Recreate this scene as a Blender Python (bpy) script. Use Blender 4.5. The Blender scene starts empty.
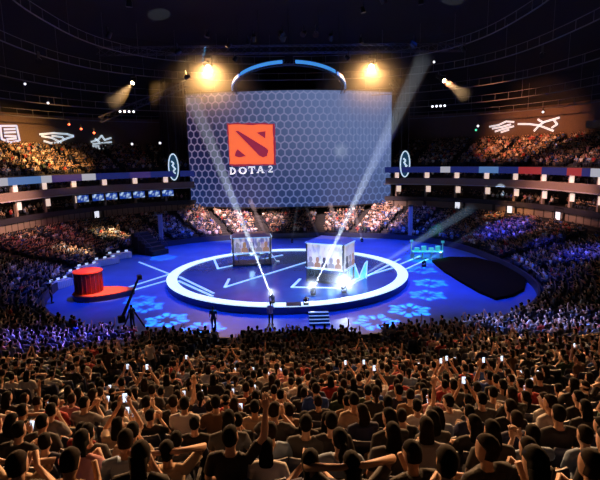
import bpy, bmesh, math, random
import numpy as np
from mathutils import Vector, Matrix, Euler

rnd = random.Random(7)
S = bpy.context.scene
COL = S.collection
PI = math.pi
R = math.radians

# ------------------------------------------------------------------ camera, world, exposure, lights
F_PX = 480.0
CAM_LOC = Vector((0.0, 0.0, 12.0))
PITCH, YAW, ROLL = R(9.7), R(1.55), R(-1.0)
cam_data = bpy.data.cameras.new('camera')
cam_data.sensor_width = 36.0
cam_data.lens = F_PX / 600.0 * 36.0
cam_data.clip_start, cam_data.clip_end = 0.1, 400.0
cam = bpy.data.objects.new('camera', cam_data)
COL.objects.link(cam)
CAM_ROT = (Matrix.Rotation(-YAW, 3, 'Z') @ Matrix.Rotation(PI / 2 - PITCH, 3, 'X') @ Matrix.Rotation(ROLL, 3, 'Z'))
cam.matrix_world = Matrix.Translation(CAM_LOC) @ CAM_ROT.to_4x4()
S.camera = cam
CAM_INV = CAM_ROT.inverted()

S.view_settings.view_transform = 'Standard'
S.view_settings.look = 'None'
S.view_settings.gamma = 1.0
S.view_settings.use_curve_mapping = False
S.view_settings.exposure = 0.0
S.cycles.use_denoising = True
S.cycles.max_bounces = 5
S.cycles.diffuse_bounces = 2
S.cycles.glossy_bounces = 2
S.cycles.transmission_bounces = 3
S.cycles.volume_bounces = 0
S.cycles.transparent_max_bounces = 12
S.cycles.sample_clamp_indirect = 4.0
S.cycles.use_light_tree = True

world = bpy.data.worlds.new('world')
S.world = world
world.use_nodes = True
world.node_tree.nodes['Background'].inputs[0].default_value = (0.35, 0.4, 0.6, 1)
world.node_tree.nodes['Background'].inputs[1].default_value = 0.006


def ray(px, py):
    d = CAM_ROT @ Vector(((px - 300) / F_PX, -(py - 240) / F_PX, -1.0))
    return d


def at_z(px, py, z):
    d = ray(px, py)
    return CAM_LOC + d * ((z - CAM_LOC.z) / d.z)


def at_y(px, py, y):
    d = ray(px, py)
    return CAM_LOC + d * (y / d.y)


def project(p):
    c = CAM_INV @ (Vector(p) - CAM_LOC)
    if c.z > -0.3:
        return None
    return (300 + F_PX * c.x / -c.z, 240 - F_PX * c.y / -c.z)


def light(name, kind, loc, target, energy, color, size=0.5, angle=40, blend=0.5, parent=None):
    ld = bpy.data.lights.new(name, kind)
    ld.energy = energy
    ld.color = color
    if kind == 'SPOT':
        ld.spot_size = R(angle)
        ld.spot_blend = blend
        ld.shadow_soft_size = size
    elif kind == 'AREA':
        ld.shape = 'DISK'
        ld.size = size
        ld.spread = R(angle)
    else:
        ld.shadow_soft_size = size
    o = bpy.data.objects.new(name, ld)
    COL.objects.link(o)
    loc = Vector(loc)
    o.location = loc
    o.rotation_euler = (Vector(target) - loc).to_track_quat('-Z', 'Y').to_euler()
    if parent is not None:
        o.parent = parent
        o.matrix_parent_inverse = parent.matrix_basis.inverted()
    return o


BLUE = (0.003, 0.075, 1.0)
WARM = (1.0, 0.51, 0.22)
# blue wash over the arena floor: (position, target, watts, cone)
WASH = [((-13, 44, 25), (-15, 46, 0), 40000, 60), ((12, 44, 25), (15, 46, 0), 50000, 60),
        ((-4, 58, 25), (-9, 62, 0), 56000, 60), ((9, 58, 25), (11, 62, 0), 56000, 60),
        ((0, 40, 25), (0, 41, 0), 46000, 62)]
# unseen lamps put in to light the stands: (position, target, watts, cone, colour)
STAND_FILL = [((-22, 46, 21), (-7, 11, 6), 78000, 38, WARM),
         ((24, 46, 21), (8, 11, 6), 105000, 38, WARM),
         ((3, 46, 23), (0, 10, 6), 52000, 36, WARM),
         ((-3, 52, 24), (-8, 78, 2), 190000, 30, (1.0, 0.62, 0.58)),
         ((5, 52, 24), (12, 78, 2), 190000, 30, (1.0, 0.62, 0.58)),
         ((-17, 50, 24), (-33, 58, 3), 11000, 46, (1.0, 0.32, 0.42)),
         ((21, 58, 24), (36, 62, 3), 11000, 50, (1.0, 0.42, 0.36)),
         ((-12, 62, 22), (-43, 76, 11.5), 90000, 34, (1.0, 0.50, 0.15)),
         ((20, 64, 22), (49, 84, 12), 36000, 46, (1.0, 0.36, 0.16)),
         ((2, 50, 24), (-13.2, 26.0, 1.5), 420000, 13, (0.14, 0.13, 1.0)),
         ((0, 50, 24), (15.2, 26.5, 1.6), 300000, 14, (0.28, 0.34, 1.0)),
         ((8, 40, 24), (28.5, 61, 2), 120000, 13, (0.05, 0.07, 1.0)),
         ((8, 40, 24), (28.5, 51, 2), 80000, 9, (0.05, 0.07, 1.0)),
         ((8, 40, 24), (29, 45, 2.2), 80000, 10, (0.05, 0.07, 1.0)),
         ((8, 62, 24), (33, 68, 3.2), 45000, 13, (1.0, 0.45, 0.15)),
         ((-6, 62, 24), (-25.5, 66.5, 0.7), 120000, 11, (1.0, 0.70, 0.38)),
         ((-6, 55, 24), (-26, 56.5, 0.7), 90000, 10, (1.0, 0.70, 0.45)),
         ((-10, 48, 22), (-36, 60, 6.4), 52000, 26, (1.0, 0.58, 0.40)),  # fill lamp added to brighten the left balcony and its people
         ((12, 46, 22), (38, 62, 6.2), 26000, 26, (1.0, 0.50, 0.36)),  # fill lamp added for the people on the right balcony
         ((0, 52, 24), (-15, 75, 1), 40000, 18, (0.05, 0.12, 1.0)),
         ((0, 52, 24), (19, 74, 1), 36000, 20, (0.05, 0.12, 1.0))]

# ------------------------------------------------------------------ materials
MATS = {}


def mat(name, color, rough=0.6, metal=0.0, emit=None, strength=0.0, noise=0.0, nscale=6.0):
    if name in MATS:
        return MATS[name]
    m = bpy.data.materials.new(name)
    m.use_nodes = True
    nt = m.node_tree
    b = nt.nodes['Principled BSDF']
    b.inputs['Base Color'].default_value = (*color, 1)
    b.inputs['Roughness'].default_value = rough
    b.inputs['Metallic'].default_value = metal
    if emit is not None:
        b.inputs['Emission Color'].default_value = (*emit, 1)
        b.inputs['Emission Strength'].default_value = strength
    if noise > 0:
        tc = nt.nodes.new('ShaderNodeTexCoord')
        n = nt.nodes.new('ShaderNodeTexNoise')
        n.inputs['Scale'].default_value = nscale
        n.inputs['Detail'].default_value = 3
        mx = nt.nodes.new('ShaderNodeMixRGB')
        mx.inputs[1].default_value = (*[c * (1 - noise) for c in color], 1)
        mx.inputs[2].default_value = (*[min(1, c * (1 + noise)) for c in color], 1)
        nt.links.new(tc.outputs['Object'], n.inputs['Vector'])
        nt.links.new(n.outputs['Fac'], mx.inputs[0])
        nt.links.new(mx.outputs[0], b.inputs['Base Color'])
    MATS[name] = m
    return m


class NB:
    """tiny node helper"""

    def __init__(self, m):
        self.nt = m.node_tree

    def n(self, t, **kw):
        x = self.nt.nodes.new(t)
        for k, v in kw.items():
            setattr(x, k, v)
        return x

    def put(self, sock, v):
        if hasattr(v, 'bl_idname') or isinstance(v, bpy.types.NodeSocket):
            self.nt.links.new(v, sock)
        else:
            sock.default_value = v

    def m(self, op, a, b=None, c=None):
        x = self.n('ShaderNodeMath', operation=op)
        self.put(x.inputs[0], a)
        if b is not None:
            self.put(x.inputs[1], b)
        if c is not None:
            self.put(x.inputs[2], c)
        return x.outputs[0]

    def ramp(self, f, a, b):
        x = self.n('ShaderNodeMapRange')
        x.clamp = True
        self.put(x.inputs[0], f)
        x.inputs[1].default_value = a
        x.inputs[2].default_value = b
        return x.outputs[0]

    def mix(self, f, a, b):
        x = self.n('ShaderNodeMixRGB')
        self.put(x.inputs[0], f)
        self.put(x.inputs[1], (*a, 1) if isinstance(a, tuple) else a)
        self.put(x.inputs[2], (*b, 1) if isinstance(b, tuple) else b)
        return x.outputs[0]


M_TREAD = mat('dark_concrete', (0.025, 0.024, 0.027), 0.8, noise=0.4)
M_BLACK = mat('matt_black', (0.012, 0.012, 0.013), 0.7)
M_BLACKMETAL = mat('black_metal', (0.03, 0.03, 0.033), 0.45, 0.6)
M_TRUSS = mat('grey_truss_metal', (0.10, 0.10, 0.11), 0.4, 0.7)
M_BEIGE = mat('beige_panel', (0.30, 0.24, 0.19), 0.7, noise=0.2)
M_WHITE = mat('white_paint', (0.75, 0.74, 0.72), 0.5)
M_NAVY = mat('navy_plastic', (0.018, 0.028, 0.07), 0.5)
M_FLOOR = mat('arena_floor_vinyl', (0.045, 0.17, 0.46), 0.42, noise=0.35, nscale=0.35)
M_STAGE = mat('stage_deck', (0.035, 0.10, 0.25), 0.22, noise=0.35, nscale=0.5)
M_LED = mat('ring_light_white', (0.8, 0.9, 1.0), 0.4, emit=(0.62, 0.90, 1.0), strength=1.0)
M_LEDTHIN = mat('strip_light_white', (0.8, 0.9, 1.0), 0.4, emit=(0.26, 0.62, 1.0), strength=0.75)
M_LENS = mat('lamp_lens_white', (1, 1, 1), 0.3, emit=(0.75, 0.88, 1.0), strength=40)
M_WARMLENS = mat('lamp_lens_warm', (1, 1, 1), 0.3, emit=(1.0, 0.72, 0.38), strength=45)
M_DOT = mat('small_lamp_lens', (1, 1, 1), 0.3, emit=(0.9, 0.9, 1.0), strength=2.0)
M_REDDOT = mat('small_red_lens', (1, 0.2, 0.1), 0.3, emit=(1.0, 0.12, 0.05), strength=3.0)


# ------------------------------------------------------------------ mesh helpers
def tag(o, label=None, cat=None, group=None, kind=None):
    if label:
        o['label'] = label
    if cat:
        o['category'] = cat
    if group:
        o['group'] = group
    if kind:
        o['kind'] = kind
    return o


def obj(name, bm, material, parent=None, smooth=False):
    me = bpy.data.meshes.new(name)
    bm.normal_update()
    bm.to_mesh(me)
    bm.free()
    return obj_me(name, me, material, parent, smooth)


def obj_me(name, me, material, parent=None, smooth=False):
    for x in (material if isinstance(material, (list, tuple)) else [material]):
        me.materials.append(x)
    if smooth:
        me.polygons.foreach_set('use_smooth', [True] * len(me.polygons))
    o = bpy.data.objects.new(name, me)
    COL.objects.link(o)
    if parent is not None:
        o.parent = parent
    return o


def empty(name, loc=(0, 0, 0), rz=0.0):
    o = bpy.data.objects.new(name, None)
    COL.objects.link(o)
    o.location = loc
    o.rotation_euler = (0, 0, rz)
    o.empty_display_size = 0.2
    return o


def copy_tree(src, parent=None):
    c = src.copy()
    COL.objects.link(c)
    if parent is not None:
        c.parent = parent
    for ch in list(src.children):
        copy_tree(ch, c)
    return c


def box(bm, c, s, rot=None, mi=0):
    v = []
    M = rot if rot is not None else Matrix.Identity(3)
    c = Vector(c)
    for x in (-.5, .5):
        for y in (-.5, .5):
            for z in (-.5, .5):
                v.append(bm.verts.new(c + M @ Vector((x * s[0], y * s[1], z * s[2]))))
    for f in ((0, 1, 3, 2), (4, 6, 7, 5), (0, 4, 5, 1), (2, 3, 7, 6), (0, 2, 6, 4), (1, 5, 7, 3)):
        fa = bm.faces.new([v[i] for i in f])
        fa.material_index = mi
    return v


def bevel(bm, w, seg=2):
    bmesh.ops.bevel(bm, geom=bm.edges[:], offset=w, segments=seg, affect='EDGES', profile=0.6)
    return bm


def tube(bm, p0, p1, r0, r1=None, seg=8, cap=True, mi=0):
    r1 = r0 if r1 is None else r1
    p0, p1 = Vector(p0), Vector(p1)
    d = (p1 - p0).normalized()
    a = d.orthogonal().normalized()
    b = d.cross(a)
    A, B = [], []
    for i in range(seg):
        t = 2 * PI * i / seg
        o = a * math.cos(t) + b * math.sin(t)
        A.append(bm.verts.new(p0 + o * r0))
        B.append(bm.verts.new(p1 + o * r1))
    for i in range(seg):
        j = (i + 1) % seg
        bm.faces.new((A[i], A[j], B[j], B[i])).material_index = mi
    if cap:
        bm.faces.new(A[::-1]).material_index = mi
        bm.faces.new(B).material_index = mi
    return bm


def polytube(bm, pts, r, seg=6, closed=False):
    n = len(pts)
    for i in range(n if closed else n - 1):
        tube(bm, pts[i], pts[(i + 1) % n], r, seg=seg, cap=True)
    return bm


def lathe(bm, prof, seg=32, c=(0, 0, 0), a0=0, a1=2 * PI):
    c = Vector(c)
    full = abs(a1 - a0 - 2 * PI) < 1e-6
    rings = []
    for r, z in prof:
        rings.append([bm.verts.new(c + Vector((r * math.cos(a0 + (a1 - a0) * i / seg), r * math.sin(a0 + (a1 - a0) * i / seg), z)))
                      for i in range(seg if full else seg + 1)])
    for A, B in zip(rings[:-1], rings[1:]):
        m = len(A)
        for i in range(m if full else m - 1):
            j = (i + 1) % m
            bm.faces.new((A[i], A[j], B[j], B[i]))
    return rings


def prism(bm, poly, z0, z1, mi=0):
    A = [bm.verts.new((x, y, z0)) for x, y in poly]
    B = [bm.verts.new((x, y, z1)) for x, y in poly]
    n = len(A)
    bm.faces.new(A[::-1]).material_index = mi
    bm.faces.new(B).material_index = mi
    for i in range(n):
        j = (i + 1) % n
        bm.faces.new((A[i], A[j], B[j], B[i])).material_index = mi
    return bm


# ------------------------------------------------------------------ the bowl's plan
CX, CY, AX, BY, NEXP = 0.5, 50.75, 22.5, 21.25, 2.6


def bowl(th, d):
    c, s = math.cos(th), math.sin(th)
    e = 2.0 / NEXP
    return Vector((CX + (AX + d) * math.copysign(abs(c) ** e, c), CY + (BY + d) * math.copysign(abs(s) ** e, s), 0))


def terrace_z(d):
    return 0.3 + 0.2 * d + 0.0045 * d * d


ROW = 0.85
N_ROWS = 33
UP0, UPZ, UP_ROW, UP_RISE, N_UP = 13.8, 10.3, 0.85, 0.36, 11
# parameter samples with even spacing, starting behind the camera (theta = -90 deg is the near end)
THS = [(-PI / 2 + 2 * PI * i / 360) for i in range(361)]


def strip(bm, f0, f1, ths, ok=lambda p: True, mi=0):
    """a band of quads between two curves given as th -> Vector"""
    prev = None
    for th in ths:
        a, b = f0(th), f1(th)
        if not (ok(a) and ok(b)):
            prev = None
            continue
        v = (bm.verts.new(a), bm.verts.new(b))
        if prev:
            bm.faces.new((prev[0], v[0], v[1], prev[1])).material_index = mi
        prev = v


def up(p, z):
    return Vector((p.x, p.y, z))


def near_ok(d):
    if d > 13.0:
        return lambda p: p.y < 30 and p.y > -1.5
    return lambda p: p.y > -1.5


# ------------------------------------------------------------------ structure: floor, terraces, walls, ceiling
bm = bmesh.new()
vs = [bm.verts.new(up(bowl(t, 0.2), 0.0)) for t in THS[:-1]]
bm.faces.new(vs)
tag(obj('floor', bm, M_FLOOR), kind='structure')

bm = bmesh.new()
for k in range(N_ROWS):
    d0, d1 = 0.6 + k * ROW, 0.6 + (k + 1) * ROW
    z = terrace_z(d0)
    zp = terrace_z(d0 - ROW) if k else 0.0
    ok = near_ok(d0)
    strip(bm, lambda t: up(bowl(t, d0), zp), lambda t: up(bowl(t, d0), z), THS, ok)
    strip(bm, lambda t: up(bowl(t, d0), z), lambda t: up(bowl(t, d1), z), THS, ok)
tag(obj('floor_lower_terrace', bm, M_TREAD), kind='structure')

FARTH = [t for t in THS if bowl(t, 13).y > 28]
bm = bmesh.new()
for k in range(N_UP):
    d0, d1 = UP0 + k * UP_ROW, UP0 + (k + 1) * UP_ROW
    z = UPZ + k * UP_RISE
    strip(bm, lambda t: up(bowl(t, d0), z - UP_RISE), lambda t: up(bowl(t, d0), z), FARTH)
    strip(bm, lambda t: up(bowl(t, d0), z), lambda t: up(bowl(t, d1), z), FARTH)
tag(obj('floor_upper_terrace', bm, M_TREAD), kind='structure')

# low barrier around the arena floor
bm = bmesh.new()
strip(bm, lambda t: up(bowl(t, 0.2), 0), lambda t: up(bowl(t, 0.2), 0.75), THS)
strip(bm, lambda t: up(bowl(t, 0.2), 0.75), lambda t: up(bowl(t, 0.38), 0.75), THS)
strip(bm, lambda t: up(bowl(t, 0.38), 0.75), lambda t: up(bowl(t, 0.38), 0), THS)
tag(obj('trim_barrier', bm, mat('barrier_navy', (0.02, 0.025, 0.05), 0.5)), kind='structure')


def band(name, d, z0, z1, m, thick=0.15, ths=FARTH, kind='structure'):
    b = bmesh.new()
    strip(b, lambda t: up(bowl(t, d), z0), lambda t: up(bowl(t, d), z1), ths)
    strip(b, lambda t: up(bowl(t, d), z1), lambda t: up(bowl(t, d + thick), z1), ths)
    strip(b, lambda t: up(bowl(t, d + thick), z1), lambda t: up(bowl(t, d + thick), z0), ths)
    strip(b, lambda t: up(bowl(t, d + thick), z0), lambda t: up(bowl(t, d), z0), ths)
    o = obj(name, b, m)
    if kind:
        tag(o, kind=kind)
    return o


# beige vertical-panel wall above the lower stand
M_PANEL = mat('beige_vertical_panels', (0.30, 0.23, 0.18), 0.7)
nb = NB(M_PANEL)
tc = nb.n('ShaderNodeTexCoord')
sp = nb.n('ShaderNodeSeparateXYZ')
nb.nt.links.new(tc.outputs['Object'], sp.inputs[0])
st = nb.m('FRACT', nb.m('MULTIPLY', nb.m('ADD', sp.outputs[0], nb.m('MULTIPLY', sp.outputs[1], 1.0)), 0.8))
nb.nt.links.new(nb.mix(nb.m('GREATER_THAN', st, 0.86), (0.30, 0.23, 0.19), (0.08, 0.06, 0.05)),
                nb.nt.nodes['Principled BSDF'].inputs['Base Color'])
band('wall_lower', 13.0, 3.2, 4.9, M_PANEL)
band('trim_parapet', 12.8, 4.5, 5.2, mat('dark_parapet', (0.035, 0.032, 0.045), 0.6), 0.5)
band('trim_beige_fascia', 12.9, 7.35, 8.35, mat('beige_fascia', (0.34, 0.25, 0.20), 0.7, noise=0.2), 0.3)
band('trim_ledge', 12.75, 7.22, 7.34, mat('pale_ledge', (0.62, 0.58, 0.60), 0.5), 0.3)
band('wall_suite', 18.0, 4.9, 10.2, mat('suite_wall', (0.10, 0.06, 0.05), 0.7, noise=0.3), 0.2)
band('wall_upper', 23.4, 13.4, 19.5, mat('upper_wall_brown', (0.12, 0.075, 0.05), 0.8, noise=0.3), 0.3)
bm = bmesh.new()
for z, a, b_ in ((4.95, 13.1, 18.0), (8.3, 13.0, 18.0), (10.05, 13.4, 18.0)):
    strip(bm, lambda t: up(bowl(t, a), z), lambda t: up(bowl(t, b_), z), FARTH)
tag(obj('floor_suite_balconies', bm, mat('balcony_slab', (0.05, 0.04, 0.045), 0.8)), kind='structure')

# ceiling: a shallow dark dome over the whole bowl with a drop to the upper wall
bm = bmesh.new()
for (da, za, db, zb) in ((24.5, 19.3, 22, 24.0), (22, 24.0, 8, 29.5), (8, 29.5, -8, 32.0), (-8, 32.0, -20, 33.0)):
    strip(bm, lambda t: up(bowl(t, da), za), lambda t: up(bowl(t, db), zb), THS, lambda p: p.y > -6)
tag(obj('ceiling', bm, mat('ceiling_black', (0.014, 0.012, 0.012), 0.9, noise=0.5)), kind='structure')

# ------------------------------------------------------------------ big curved screen
SC_W, SC_YM, SC_YE = 17.3, 79.0, 83.5
SC_R = (SC_W ** 2 + (SC_YE - SC_YM) ** 2) / (2 * (SC_YE - SC_YM))
SC_C = Vector((0.9, SC_YM + SC_R, 0))
SC_Z0, SC_Z1 = 4.1, 22.6
SC_ANG = math.asin(SC_W / SC_R)


def scr(u, v, off=0.0):
    """u, v in 0..1 across and up the screen; off is metres in front of it"""
    a = (u * 2 - 1) * SC_ANG
    r = SC_R + off
    return Vector((SC_C.x + r * math.sin(a), SC_C.y - r * math.cos(a), SC_Z0 + (SC_Z1 - SC_Z0) * v))


M_SCREEN = bpy.data.materials.new('led_screen_honeycomb')
M_SCREEN.use_nodes = True
nb = NB(M_SCREEN)
bs = nb.nt.nodes['Principled BSDF']
uvn = nb.n('ShaderNodeUVMap')
sx = nb.n('ShaderNodeSeparateXYZ')
nb.nt.links.new(uvn.outputs[0], sx.inputs[0])
U, V = sx.outputs[0], sx.outputs[1]
HX = 28.5                       # cells across
px_ = nb.m('MULTIPLY', U, HX)
py_ = nb.m('MULTIPLY', V, HX * (SC_Z1 - SC_Z0) / (2 * SC_R * SC_ANG))
S3 = math.sqrt(3)


def hexd(ox, oy):
    ax = nb.m('SUBTRACT', nb.m('FLOORED_MODULO', nb.m('ADD', px_, ox), 1.0), 0.5)
    ay = nb.m('SUBTRACT', nb.m('FLOORED_MODULO', nb.m('ADD', py_, oy), S3), S3 / 2)
    ax, ay = nb.m('ABSOLUTE', ax), nb.m('ABSOLUTE', ay)
    return nb.m('MAXIMUM', ax, nb.m('ADD', nb.m('MULTIPLY', ax, 0.5), nb.m('MULTIPLY', ay, S3 / 2)))


hd = nb.m('MINIMUM', hexd(0, 0), hexd(0.5, S3 / 2))
edge = nb.ramp(hd, 0.385, 0.45)
nz = nb.n('ShaderNodeTexNoise')
nz.inputs['Scale'].default_value = 2.2
nb.nt.links.new(uvn.outputs[0], nz.inputs['Vector'])
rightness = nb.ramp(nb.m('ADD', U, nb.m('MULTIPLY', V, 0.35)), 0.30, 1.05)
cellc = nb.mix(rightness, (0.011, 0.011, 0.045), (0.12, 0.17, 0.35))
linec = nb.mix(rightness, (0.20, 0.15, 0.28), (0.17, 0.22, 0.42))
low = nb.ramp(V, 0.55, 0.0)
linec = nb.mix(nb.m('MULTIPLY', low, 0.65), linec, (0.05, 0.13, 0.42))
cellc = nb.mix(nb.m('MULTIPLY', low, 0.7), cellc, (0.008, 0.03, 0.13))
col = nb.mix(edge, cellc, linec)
fine = nb.m('MULTIPLY', nb.ramp(U, 0.62, 0.8), nb.m('GREATER_THAN', nb.m('FRACT', nb.m('MULTIPLY', U, 57)), 0.6))
col = nb.mix(nb.m('MULTIPLY', fine, 0.35), col, (0.05, 0.09, 0.22))
# small pale burst graphic
du = nb.m('MULTIPLY', nb.m('SUBTRACT', U, 0.735), 1.93)
dv = nb.m('SUBTRACT', V, 0.48)
rr = nb.m('SQRT', nb.m('ADD', nb.m('MULTIPLY', du, du), nb.m('MULTIPLY', dv, dv)))
burst = nb.m('MULTIPLY', nb.ramp(rr, 0.085, 0.02), nb.ramp(nb.n('ShaderNodeTexNoise').outputs[0], 0.2, 0.7))
col = nb.mix(nb.m('MULTIPLY', burst, 0.6), col, (0.42, 0.5, 0.68))
nb.nt.links.new(col, bs.inputs['Emission Color'])
bs.inputs['Emission Strength'].default_value = 1.0
bs.inputs['Base Color'].default_value = (0.01, 0.01, 0.012, 1)
bs.inputs['Roughness'].default_value = 0.6
bs.inputs['Specular IOR Level'].default_value = 0.0

scr_root = empty('display_screen', (SC_C.x, SC_YM, SC_Z0))
tag(scr_root, 'giant curved wall screen glowing blue with honeycomb pattern behind the stage', 'screen')


def part_local(o, root):
    """keep a mesh that was built in world coordinates where it is under its root"""
    o.parent = root
    o.matrix_parent_inverse = root.matrix_basis.inverted()
    return o


bm = bmesh.new()
uvl = bm.loops.layers.uv.new('UVMap')
NU, NV = 48, 4
g = [[bm.verts.new(scr(i / NU, j / NV)) for j in range(NV + 1)] for i in range(NU + 1)]
for i in range(NU):
    for j in range(NV):
        f = bm.faces.new((g[i][j], g[i + 1][j], g[i + 1][j + 1], g[i][j + 1]))
        for lp, (a, b_) in zip(f.loops, ((i, j), (i + 1, j), (i + 1, j + 1), (i, j + 1))):
            lp[uvl].uv = (a / NU, b_ / NV)
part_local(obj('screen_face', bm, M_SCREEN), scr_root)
bm = bmesh.new()
for i in range(NU):
    for (z0, z1) in ((-0.012, 0.0), (1.0, 1.012)):
        a, b_ = i / NU, (i + 1) / NU
        v = [bm.verts.new(scr(*q)) for q in ((a, z0, .12), (b_, z0, .12), (b_, z1, .12), (a, z1, .12), (a, z0, -.5), (b_, z0, -.5), (b_, z1, -.5), (a, z1, -.5))]
        for f in ((0, 1, 2, 3), (7, 6, 5, 4), (0, 4, 5, 1), (3, 2, 6, 7)):
            bm.faces.new([v[k] for k in f])
for u in (-0.004, 1.004):
    v0, v1 = scr(u, -0.012), scr(u, 1.012)
    box(bm, (v0 + v1) / 2, (0.25, 0.6, v1.z - v0.z))
part_local(obj('frame', bm, M_BLACKMETAL), scr_root)
bm = bmesh.new()
for i in range(NU):
    a, b_ = i / NU, (i + 1) / NU
    bm.faces.new([bm.verts.new(q) for q in (scr(b_, 0, -.45), scr(a, 0, -.45), scr(a, 1, -.45), scr(b_, 1, -.45))])
part_local(obj('back_panel', bm, M_BLACK), scr_root)


UT = [(project(scr(i / 60, .5))[0], i / 60) for i in range(61)]


def px_uv(px, py):
    """a point of the artwork, read off the photo, -> u, v on the screen"""
    u = 0.5
    for _ in range(3):
        u = float(np.interp(px, [a for a, _ in UT], [b for _, b in UT]))
    y0, y1 = project(scr(u, 0))[1], project(scr(u, 1))[1]
    return (u, (y0 - py) / (y0 - y1))


def scr_mesh(polys, off, name, m, thick=0.05):
    b = bmesh.new()
    for pts in polys:
        f = b.faces.new([b.verts.new((x, y, 0)) for x, y in pts])
        if f.calc_area() == 0:
            continue
    bmesh.ops.triangulate(b, faces=b.faces[:])
    bmesh.ops.subdivide_edges(b, edges=[e for e in b.edges if e.calc_length() > 8], cuts=3, use_grid_fill=True)
    ext = bmesh.ops.extrude_face_region(b, geom=b.faces[:])
    top = {v for v in ext['geom'] if isinstance(v, bmesh.types.BMVert)}
    for v in b.verts:
        u, w = px_uv(v.co.x, v.co.y)
        v.co = scr(u, w, off + (thick if v in top else 0))
    bmesh.ops.recalc_face_normals(b, faces=b.faces[:])
    return part_local(obj(name, b, m), scr_root)


M_ORANGE = mat('emblem_orange', (0.9, 0.25, 0.1), 0.5, emit=(1.0, 0.155, 0.045), strength=0.95)
M_MAROON = mat('emblem_maroon', (0.2, 0.02, 0.05), 0.5, emit=(0.30, 0.022, 0.055), strength=0.9)
M_LETTER = mat('letter_white', (0.9, 0.9, 0.9), 0.5, emit=(0.85, 0.86, 0.95), strength=0.9)
ex0, ey0, ex1, ey1 = 229.5, 123.5, 274.5, 163.5
rg = random.Random(3)


def ragged(x0, y0, x1, y1, j, n=9):
    pts = []
    for (ax, ay, bx, by) in ((x0, y0, x1, y0), (x1, y0, x1, y1), (x1, y1, x0, y1), (x0, y1, x0, y0)):
        for i in range(n):
            t = i / n
            pts.append((ax + (bx - ax) * t + rg.uniform(-j, j), ay + (by - ay) * t + rg.uniform(-j, j)))
    return pts


scr_mesh([ragged(ex0 - 1.0, ey0 - 1.2, ex1 + 0.9, ey1 + 1.0, 0.8)], 0.06, 'emblem_border', M_MAROON)
scr_mesh([ragged(ex0 + 0.4, ey0 + 0.4, ex1 - 1.0, ey1 - 0.4, 0.35)], 0.12, 'emblem_square', M_ORANGE)
# dark slashed shapes: one long diagonal and two corner shards (crop pixels /6.857 + offset)
c2 = lambda L: [(215 + x / 6.857, 110 + y / 6.857) for x, y in L]
scr_mesh([c2([(146, 138), (168, 136), (352, 252), (368, 268), (356, 308), (330, 318), (304, 306)]),
          c2([(290, 148), (352, 138), (348, 188)]),
          c2([(157, 260), (214, 308), (168, 318), (138, 310), (142, 286)])], 0.18, 'emblem_cutout', M_MAROON)


# the caption: serif capitals drawn as strokes, in a cell 0..1 x 0..1 (y down)
def ser(x0, x1, y0, y1):
    return [(x0, y0), (x1, y0), (x1, y1), (x0, y1)]


def ringpoly(cx, cy, rx, ry, t, a0, a1, n=10):
    out = []
    for i in range(n):
        b0, b1 = a0 + (a1 - a0) * i / n, a0 + (a1 - a0) * (i + 1) / n
        out.append([(cx + rx * math.cos(b0), cy + ry * math.sin(b0)), (cx + rx * math.cos(b1), cy + ry * math.sin(b1)),
                    (cx + (rx - t) * math.cos(b1), cy + (ry - t * .7) * math.sin(b1)), (cx + (rx - t) * math.cos(b0), cy + (ry - t * .7) * math.sin(b0))])
    return out


GL = {
    'D': [ser(0.08, 0.30, 0.0, 1.0), ser(0.0, 0.4, 0.0, 0.12), ser(0.0, 0.4, 0.88, 1.0)] + ringpoly(0.32, 0.5, 0.68, 0.5, 0.24, -PI / 2, PI / 2),
    'O': ringpoly(0.5, 0.5, 0.52, 0.5, 0.22, 0, 2 * PI, 16),
    'T': [ser(0.39, 0.61, 0.0, 1.0), ser(0.0, 1.0, 0.0, 0.17), ser(0.28, 0.72, 0.88, 1.0), ser(0.0, 0.1, 0.0, 0.34), ser(0.9, 1.0, 0.0, 0.34)],
    'A': [[(0.42, 0), (0.62, 0), (0.98, 1), (0.74, 1)], [(0.42, 0), (0.56, 0), (0.2, 1), (0.04, 1)], ser(0.28, 0.74, 0.6, 0.74), ser(-.04, 0.3, 0.9, 1.0), ser(0.66, 1.06, 0.9, 1.0)],
    '2': ringpoly(0.48, 0.29, 0.44, 0.29, 0.2, -PI * 0.95, PI * 0.22, 10) + [[(0.84, 0.42), (0.66, 0.36), (0.02, 0.92), (0.05, 1.0), (0.3, 0.9)], ser(0.03, 0.95, 0.82, 1.0)],
}
polys = []
for ch, x0, x1, y0, y1 in (('D', 229.2, 235.2, 166.3, 173.6), ('O', 238.3, 246.0, 166.0, 173.2), ('T', 248.0, 254.6, 165.4, 172.6),
                           ('A', 256.2, 263.6, 165.0, 172.0), ('2', 267.6, 272.6, 164.6, 171.4)):
    for p in GL[ch]:
        polys.append([(x0 + (x1 - x0) * a, y0 + (y1 - y0) * b_) for a, b_ in p])
scr_mesh(polys, 0.08, 'caption_lettering', M_LETTER)

# ------------------------------------------------------------------ stage
STG = Vector((0.0, 47.9, 0.0))
ST_R, ST_H = 11.95, 0.6
stage = empty('stage_platform', STG)
tag(stage, 'round raised stage with dark blue deck and glowing white rim', 'stage')
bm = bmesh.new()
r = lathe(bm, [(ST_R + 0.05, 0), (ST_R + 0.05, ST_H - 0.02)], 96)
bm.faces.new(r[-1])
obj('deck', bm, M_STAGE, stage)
bm = bmesh.new()
lathe(bm, [(ST_R + 0.02, ST_H - 0.12), (ST_R + 0.06, ST_H + 0.06), (ST_R - 0.95, ST_H + 0.06), (ST_R - 0.95, ST_H - 0.03)], 128)
obj('rim_light', bm, M_LED, stage)


def onstage(px, py, z=ST_H):
    return at_z(px, py, z)


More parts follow.
